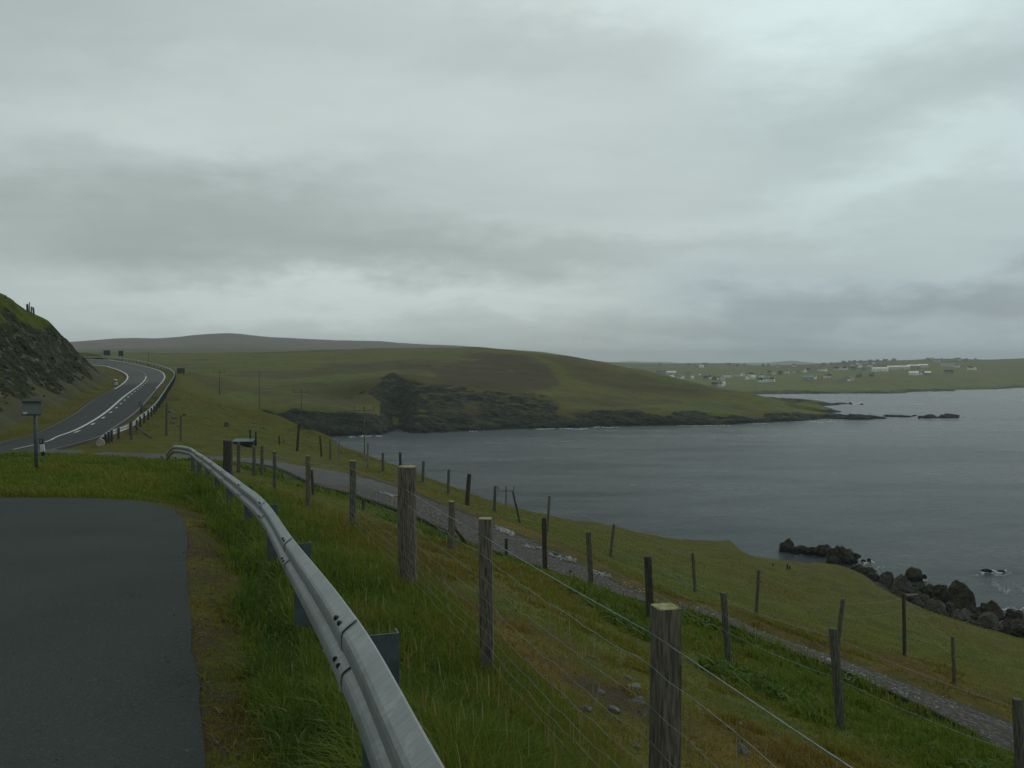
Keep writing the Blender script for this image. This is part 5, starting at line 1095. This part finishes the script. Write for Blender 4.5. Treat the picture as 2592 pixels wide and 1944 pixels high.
for k in range(1500):      # grit and crumbs along the broken tarmac edge
    i = int(rg2.integers(8, 100)); q = lbp[i]; o_ = rg2.normal()*.16+.10; P2.append((q[0]+o_, q[1]+rg2.normal()*.12+o_*.5, float(NEAR.h(q[0]+o_, q[1]))+.012)); S2.append(rg2.uniform(.006, .024))
for k in range(350):
    x_ = rg2.uniform(-9, -1); y_ = rg2.uniform(3, 15.3)
    if inside(np.array([x_]), np.array([y_]), lbp)[0]: P2.append((x_, y_, CAMZ-(1.29+.07*y_)+.016)); S2.append(rg2.uniform(.004, .011))
gg = merge_instances('grit', VR, P2, S2, rg2.random(len(P2))*6.3, M_grit); tag(gg, 'dark grit and crumbs along the tarmac edge', 'grit', kind='stuff')
# ================================================================== FOAM (stuff)
FL = [(885, 901, 1105.5, 1106.5, 14, .35), (911, 939, 1103, 1105, 34, .5), (952, 966, 1103, 1104.5, 16, .4), (1121, 1211, 1089.5, 1091.5, 70, .4), (1300, 1346, 1079.5, 1082.5, 36, .45), (1350, 1485, 1083.2, 1087, 120, .45), (1500, 1567, 1080.5, 1083, 50, .4), (1711, 1848, 1076.6, 1078.4, 90, .35), (1885, 1945, 1070.8, 1072, 30, .3),
      (2050, 2115, 1065.5, 1070.5, 60, .5), (2002, 2110, 1023.8, 1025.5, 110, .5), (2117, 2206, 1022.5, 1025.5, 190, .8), (2146, 2180, 1018.5, 1024.5, 150, 1.1), (2331, 2378, 1057, 1059.5, 40, .35), (2426, 2456, 1054, 1057.5, 40, .5), (2240, 2330, 1053, 1056, 30, .3), (2345, 2402, 990.8, 992.6, 70, .9), (2497, 2592, 982.5, 985.5, 90, .8), (2117, 2200, 996.3, 997.6, 50, .6), (1950, 2110, 996.5, 998, 40, .5),
      (2482, 2548, 1441, 1452, 330, .16), (2470, 2560, 1446, 1460, 200, .12), (2180, 2216, 1418, 1428, 160, .14), (2216, 2240, 1432, 1446, 40, .12), (2290, 2350, 1460, 1472, 160, .14), (2510, 2592, 1472, 1506, 320, .12), (2536, 2592, 1536, 1546, 70, .14), (2400, 2592, 1462, 1512, 120, .10), (2010, 2110, 1401, 1409, 60, .10), (2160, 2200, 1424, 1436, 60, .12)]
P = []; S_ = []; bm = bmesh.new(); bmesh.ops.create_icosphere(bm, subdivisions=1, radius=1); me = bpy.data.meshes.new('f'); bm.to_mesh(me); bm.free(); vc, fl, ft = var_of(me); VF = []
for k in range(6): VF.append((vc*np.array([1, .55, .22])*(1+.35*np.random.default_rng(k).normal(size=(len(vc), 1))), fl, ft))
for (u0, u1, v0, v1, n, s) in FL:
    ph = rg2.random()*6
    for k in range(n):
        f = rg2.random(); g = rg2.random(); tt = (v1-v0)*(.5+.5*math.sin(f*9+ph))*.6
        p = zat(u0+(u1-u0)*f, v0+tt+(v1-v0)*.4*g, -40); P.append((p.x, p.y, .02)); S_.append(s*.8*rg2.uniform(.5, 1.7)*(1.0 if p.y < 300 else 1.6))
fo = merge_instances('foam', VF, P, S_, rg2.random(len(P))*.8-.4, M_foam); tag(fo, 'white surf breaking along the rocks and shores', 'foam', kind='stuff')
# ================================================================== GRASS
def grass_mat():
    m, t, b = material('grass_blades'); a = t.attr('tone'); tip = t.attr('tip')
    r = t.new('ShaderNodeValToRGB'); t.put(r.inputs[0], a); cr = r.color_ramp
    cr.elements[0].position = 0; cr.elements[0].color = (.042, .076, .009, 1); cr.elements[1].position = 1; cr.elements[1].color = (.34, .30, .17, 1)
    for p_, c_ in ((.25, (.080, .138, .013)), (.48, (.142, .190, .018)), (.66, (.185, .165, .020)), (.84, (.185, .130, .030))):
        e_ = cr.elements.new(p_); e_.color = (*c_, 1)
    t.put(b.inputs['Base Color'], r.outputs[0]); b.inputs['Roughness'].default_value = .75; b.inputs['Specular IOR Level'].default_value = .25
    tr_ = t.new('ShaderNodeBsdfTranslucent'); t.put(tr_.inputs[0], r.outputs[0]); ms = t.new('ShaderNodeMixShader'); ms.inputs[0].default_value = .35
    t.l.new(b.outputs[0], ms.inputs[1]); t.l.new(tr_.outputs[0], ms.inputs[2]); t.l.new(ms.outputs[0], t.n['Material Output'].inputs[0]); return m
M_grass = grass_mat()
def blades(name, x, y, z, h, wd, tone, lean, label):
    n = len(x); th = RNG.random(n)*2*np.pi; wdir = np.stack([np.cos(th), np.sin(th), 0*th], 1)
    la = th+np.pi/2+RNG.normal(size=n)*.6; ld = np.stack([np.cos(la), np.sin(la), 0*la], 1)+np.array([[-.35, .15, 0]])
    b0 = np.stack([x, y, z-.02], 1); up = np.array([[0, 0, 1.]]); hh = h[:, None]; L = lean[:, None]
    m1 = b0+up*hh*.42+ld*hh*L*.18; m2 = b0+up*hh*(.80-.10*L)+ld*hh*L*.55; tp = b0+up*hh*(1-.35*L)+ld*hh*L*1.05
    w_ = wdir*wd[:, None]/2
    co = np.stack([b0-w_, b0+w_, m1-w_*.9, m1+w_*.9, m2-w_*.6, m2+w_*.6, tp], 1).reshape(-1, 3)
    i = (np.arange(n)*7)[:, None]
    q = np.concatenate([i+np.array([[0, 1, 3, 2]]), i+np.array([[2, 3, 5, 4]]), i+np.array([[4, 5, 6]])], 1).ravel()
    tot = np.tile([4, 4, 3], n); me = rawmesh(name, co, q, tot)
    a = me.attributes.new('tone', 'FLOAT', 'POINT'); a.data.foreach_set('value', np.repeat(tone, 7).astype(np.float32))
    o = link(name, me, M_grass); tag(o, label, 'grass', kind='stuff'); return o
def scatter(n, d0, d1, seed, azm=.66):
    r = np.random.default_rng(seed); d = d0*(d1/d0)**r.random(n); a = r.uniform(-azm, azm, n); x = d*a; return x, d, r
def fields(x, y):
    g = {k: bil(NEAR, v, x, y) for k, v in NEAR_ATTR.items()}
    dr_ = np.where(inside(x, y, ROADP), 0, pdist(x, y, ROADP+[ROADP[0]])); dt = np.where(inside(x, y, TRP), 0, pdist(x, y, TRP+[TRP[0]]))
    dl = np.where(inside(x, y, lbp), 0, pdist(x, y, lbp+[lbp[0]])); return g, dr_, dt, dl
# 1 near, between lay-by and track
x, y, r = scatter(640000, .9, 24, 31)
g, dr_, dt, dl = fields(x, y); tr_in = inside(x, y, TRP)
rx = rail_x(y); right = x > rx-.55
n1_ = fbm(x*.8, y*.8, 4); n2_ = fbm(x*.22+5, y*.22, 3); n3_ = fbm(x*2.6, y*2.6, 3)
fx = np.interp(y, [p[1] for p in F1], [p[0] for p in F1])        # fence 1 line
tall = np.where(right, sst(1.0, .1, x-fx)*(.8+.45*n1_), .16+.42*n1_+.28*sst(1.0,.1,rx-x))     # tall rank grass between barrier and fence
tall = np.maximum(tall, (.45+.45*n1_+.35*n3_)*sst(-.3, .2, g['lush']-.5)*(x > fx)); tall = np.maximum(tall, .30*sst(.0, .35, n1_+.5*n3_)*(x > fx)); tall = np.clip(tall, .05, 1.15)
vf = np.clip(dl/(dl+np.maximum(rx-x, .01)), 0, 1); vf = np.where(dl > 1.6, np.maximum(vf, sst(1.3, 2.0, dl+.5*n1_)), vf); lf = (x < rx) & (y < 18)
tall = np.where(lf, tall*sst(.25, .62, vf+.3*n1_)+.07+.22*np.clip(n3_+n1_, 0, 1), tall)
keep = (dl > .02) & (dt > .02) & (dr_ > .05) & (r.random(len(x)) < np.clip(1.15-g['soil']*1.0, 0.25, 1)*np.clip(.35+tall, .45, 1))
near_lay = sst(1.1, .1, dl)
h = (.028+.33*tall+.035*lf)*(.55+.75*r.random(len(x)))*(1-.35*near_lay)*np.where((x < rx) & (y < 17), .62, 1.0)
h *= np.where(y < 3.0, .55+.15*y, 1)*np.where((x < -9) & (y > 17), .8, 1)
tone = np.where(right, .43+.22*n1_+.16*n3_, .56+.3*n1_+.15*n3_)+r.normal(size=len(x))*.10-.20*g['lush']*(.6+n1_)+.22*g['brown']+.26*(1-sst(.15, .5, tall))*(x > fx)*(.75+1.2*n2_+.6*n1_)
tone = np.where(lf & (vf+.3*n1_+.2*n3_ < .45), tone+.20, np.where(lf, tone-.14, tone)); tone = np.clip(tone, .02, .84); st_ = r.random(len(x)) < .03; tone[st_] = .86+.1*r.random(st_.sum())
wd = np.clip(.0035+.0011*y, .004, .05)*(.6+.8*r.random(len(x)))
k = keep; blades('grass', x[k], y[k], NEAR.h(x[k], y[k]), h[k], wd[k], tone[k], r.random(k.sum())*.95, 'rough green and yellow grass around the barrier and fences')
# 2 mid and far slopes
x, y, r = scatter(420000, 16, 120, 32)
g, dr_, dt, dl = fields(x, y); n1_ = fbm(x*.35, y*.35, 4); n2_ = fbm(x*.07+5, y*.07, 3); zz = NEAR.h(x, y)
ro = g['rock']
k = (dt > .03) & (dr_ > .12) & (dl > .1) & ((y > 24) | (r.random(len(x)) < (y-16)/8)) & (zz > 5) & (ro < .35) & (g['scree'] < .5*r.random(len(x))+.2) & (r.random(len(x)) < .95-.5*g['soil'])
h = (.05+.12*np.clip(g['lush']+.4*n1_, 0, 1))*(.4+r.random(len(x)))*np.where((x < -9) & (y < 60), .6, 1.0)
h *= np.where(dt < .8, .6, 1.0)*np.where(dr_ < 1.0, .5, 1.0)
tone = np.clip(.56+.26*n1_+.34*n2_+r.normal(size=len(x))*.06-.22*g['lush']+.26*g['brown'], 0, .86); st_ = r.random(len(x)) < .02; tone[st_] = .92
wd = .0011*y*(.5+.8*r.random(len(x)))
blades('grass', x[k], y[k], zz[k], h[k], wd[k], tone[k], .3+r.random(k.sum())*.9, 'shorter grass covering the slopes down to the sea')
# extra growth on the strip between the lay-by and the side road
r = np.random.default_rng(41); x = r.uniform(-34, -6, 150000); y = 15.6+(42-15.6)*r.random(150000)**1.2; k = (x/y > -.66)
x = x[k]; y = y[k]; g, dr_, dt, dl = fields(x, y); n1_ = fbm(x*.35, y*.35, 4); n2_ = fbm(x*.9, y*.9, 3); k = (dl > .1) & (dt > .05) & (dr_ > .3) & (x < rail_x(y)-.2)
h = (.10+.16*np.clip(.4+n1_+.5*n2_, 0, 1.3))*(.5+.7*r.random(len(x)))*sst(0, 2.5, np.minimum(dt, dr_)+.6); tone = np.clip(.46+.30*n1_+.22*n2_+r.normal(size=len(x))*.08, 0, .9)
blades('grass', x[k], y[k], NEAR.h(x[k], y[k]), h[k], (.0012*y*(.5+.8*r.random(len(x))))[k], tone[k], .3+r.random(k.sum())*.8, 'uneven tufted grass between the lay-by and the side road')
# 3 flowering stalks
x, y, r = scatter(2300, 1.6, 20, 33); rx = rail_x(y); fx = np.interp(y, [p[1] for p in F1], [p[0] for p in F1])
g, dr_, dt, dl = fields(x, y); k = (dl > .5) & (dt > .2) & (((x > rx+.05) & (x < fx+.6)) | ((r.random(len(x)) < .25) & (y > 3))) & (y > 2.2)
x = x[k]; y = y[k]; n = len(x); z = NEAR.h(x, y); h = .30+.28*r.random(n); 
blades('grass', x, y, z, h, .0013+.0005*y, np.clip(.58+.16*r.random(n), 0, 1), .15+.35*r.random(n), 'tall pale seed stalks standing above the grass')
# seed heads
la = r.random(n)*6.28; hx = x+r.normal(size=n)*.03; hy = y+r.normal(size=n)*.03
blades('grass', hx, hy, z+h*.80, .07+.05*r.random(n), (.0035+.0006*y), np.clip(.82+.14*r.random(n), 0, 1), .3*r.random(n), 'pale feathery seed heads on tall stalks')
# 4 broad dark leaves: docks and nettles beside the track
x, y, r = scatter(90000, 6, 48, 34); g, dr_, dt, dl = fields(x, y); fz = np.interp(y, [p[1] for p in F2][::-1][::-1], [p[0] for p in F2]) if False else 0
f2y = np.array([p[1] for p in F2]); f2x = np.array([p[0] for p in F2]); o_ = np.argsort(f2y); fx2 = np.interp(y, f2y[o_], f2x[o_])
cl_ = fbm(x*.55+9, y*.55, 3); k = (dt > .15) & (dt < 4) & (g['lush'] > .25) & (cl_ > .12) & (pdist(x, y, P_tl) < pdist(x, y, P_ts)) & (dl > 2)
x = x[k]; y = y[k]; n = len(x)
blades('plants', x, y, NEAR.h(x, y), (.14+.20*r.random(n)), (.022+.0018*y)*(.6+.8*r.random(n)), np.clip(.14+.22*r.random(n), 0, 1), .5+.8*r.random(n), 'clumps of broad dark green leaves beside the track')
# ================================================================== WORLD, SUN, CAMERA
w = bpy.data.worlds.new('World'); SC.world = w; w.use_nodes = True
t = NT(tree=w.node_tree); bg = t.n['Background']
D = t.new('ShaderNodeTexCoord').outputs['Generated']
sp = t.new('ShaderNodeSeparateXYZ'); t.put(sp.inputs[0], D); dx, dy, dz_ = sp.outputs
az = t.m('ARCTAN2', dx, dy)
el = t.m('ARCSINE', dz_)
zc = t.m('ADD', t.m('MAXIMUM', dz_, 0.0), .13)
cb = t.new('ShaderNodeCombineXYZ'); t.put(cb.inputs[0], t.m('DIVIDE', dx, zc)); t.put(cb.inputs[1], t.m('DIVIDE', dy, zc))
n1_ = t.noise(t.map(cb.outputs[0], (.55, 1.1, 1), (0, 0, .3)), 1.0, 8, .6, .5)
n2_ = t.noise(t.map(cb.outputs[0], (.18, .35, 1), (0, 0, -.1)), 1.0, 4, .5, .2)
cs = t.new('ShaderNodeCombineXYZ'); t.put(cs.inputs[0], az); t.put(cs.inputs[1], el)
wx = t.m('MULTIPLY', t.m('SUBTRACT', t.noise(t.map(cs.outputs[0], (5, 9, 1)), 1.0, 5, .6), .5), .30)
wy = t.m('MULTIPLY', t.m('SUBTRACT', t.noise(t.map(cs.outputs[0], (4, 11, 3)), 1.3, 6, .62), .5), .16)
azw = t.m('ADD', az, wx); elw = t.m('ADD', el, wy)
def blob(a0, e0, sa, se, amp, tilt=0.0):
    da = t.m('SUBTRACT', azw, a0)
    x = t.m('DIVIDE', da, sa); y = t.m('DIVIDE', t.m('SUBTRACT', t.m('SUBTRACT', elw, e0), t.m('MULTIPLY', da, tilt)), se)
    r = t.m('ADD', t.m('MULTIPLY', x, x), t.m('MULTIPLY', y, y))
    return t.m('MULTIPLY', t.m('EXPONENT', t.m('MULTIPLY', r, -1.0)), amp)
BL = [(-.42, .136, .26, .048, -.25, -.04), (-.27, .190, .12, .035, -.14, 0), (-.12, .130, .22, .036, -.15, -.05), (.14, .120, .25, .018, -.10, 0),
      (-.22, .068, .22, .018, .24, .03), (.02, .070, .14, .022, .12, 0), (.42, .058, .30, .022, -.30, .03), (.20, .030, .25, .014, -.12, .02), (.36, .345, .16, .050, .36, .1), (.22, .395, .20, .05, .28, 0),
      (.47, .205, .14, .030, .22, .2), (.30, .165, .18, .022, .10, .1), (.45, .270, .16, .028, -.05, .15), (-.50, .33, .22, .12, -.12, 0), (-.05, .27, .26, .05, .10, 0), (.08, .33, .12, .03, -.06, 0), (-.45, .235, .2, .02, .08, 0), (-.5, .04, .2, .03, .0, 0), (-.38, .27, .12, .05, .12, 0), (.0, .40, .2, .04, .10, 0)]
acc = None
for B_ in BL:
    v_ = blob(*B_); acc = v_ if acc is None else t.m('ADD', acc, v_)
nf_ = t.noise(t.map(cb.outputs[0], (1.6, 3.4, 1), (0, 0, .2)), 1.0, 7, .62, .6)
acc = t.m('ADD', acc, t.m('MULTIPLY', t.m('SUBTRACT', n1_, .5), .22)); acc = t.m('ADD', acc, t.m('MULTIPLY', t.m('SUBTRACT', nf_, .5), .12)); acc = t.m('ADD', acc, t.m('MULTIPLY', t.m('SUBTRACT', n2_, .5), .22))
br = t.m('ADD', 1.0, acc)
warm = t.m('MULTIPLY', t.ss(t.m('MULTIPLY', acc, -1), .0, .35), 1.0)
colc = t.mix(warm, (.326, .376, .366), (.318, .372, .358))
colc = t.mix(t.ss(azw, .05, .45, 0, 1), colc, (.310, .372, .374))
colc = t.mix(t.m('MULTIPLY', t.ss(azw, .02, .35), t.ss(elw, .13, .04)), colc, (.275, .338, .372))
cl = t.new('ShaderNodeVectorMath', operation='SCALE'); t.put(cl.inputs[0], colc); dim = t.m('MAXIMUM', t.ss(el, .45, .85), t.m('MULTIPLY', t.ss(dy, .35, -.25), .15)); br = t.m('MULTIPLY', br, t.m('SUBTRACT', 1.0, t.m('MULTIPLY', dim, .40)))  # unseen sky overhead and behind is dimmed, added to darken the ground
t.put(cl.inputs['Scale'], t.m('MULTIPLY', br, SKYG))
skyn = t.new('ShaderNodeTexSky', sky_type='NISHITA'); skyn.sun_disc = False
SUN_EL, SUN_AZ = math.radians(38), math.radians(35)
skyn.sun_elevation = SUN_EL; skyn.sun_rotation = SUN_AZ
sk = t.new('ShaderNodeVectorMath', operation='SCALE'); t.put(sk.inputs[0], skyn.outputs[0]); sk.inputs['Scale'].default_value = .06
fin = t.mix(.94, sk.outputs[0], cl.outputs[0])
t.put(bg.inputs['Color'], fin); bg.inputs['Strength'].default_value = 1.0
sd_ = bpy.data.lights.new('sun', 'SUN'); sd_.energy = SUNE; sd_.angle = math.radians(40); sd_.color = (1, .97, .92)
so_ = bpy.data.objects.new('sun', sd_); COL.objects.link(so_)
dr = Vector((math.sin(SUN_AZ)*math.cos(SUN_EL), math.cos(SUN_AZ)*math.cos(SUN_EL), math.sin(SUN_EL)))
so_.rotation_euler = dr.to_track_quat('Z', 'Y').to_euler(); so_.location = (0, 0, 80)
cam = bpy.data.cameras.new('camera'); co_ = bpy.data.objects.new('camera', cam); COL.objects.link(co_)
cam.sensor_width = 36; cam.lens = F/2592*36; cam.clip_start = .05; cam.clip_end = 30000
co_.location = (0, 0, CAMZ); co_.rotation_euler = (math.pi/2-PITCH, 0, 0); SC.camera = co_
SC.view_settings.view_transform = 'Standard'; SC.view_settings.look = 'None'; SC.view_settings.exposure = 0; SC.view_settings.gamma = 1
SC.render.engine = 'CYCLES'
if HAZE > 0:
    bm = bmesh.new(); box(bm, (0, 5000, 60), (21000, 14000, 420))
    for v in bm.verts: v.co.z = -1.0-8.0 if v.co.z < 0 else 190
    hm = bpy.data.materials.new('haze_air'); hm.use_nodes = True; hm.node_tree.nodes.clear(); ht = NT(hm)
    pv = ht.new('ShaderNodeVolumePrincipled'); pv.inputs['Color'].default_value = (.80, .88, .90, 1); pv.inputs['Density'].default_value = HAZE; pv.inputs['Anisotropy'].default_value = .2
    ou = ht.new('ShaderNodeOutputMaterial'); ht.l.new(pv.outputs[0], ou.inputs['Volume'])
    hz_ = bmobj('haze', bm, hm); tag(hz_, 'thin damp air fading the far hills and village', 'haze', kind='stuff')
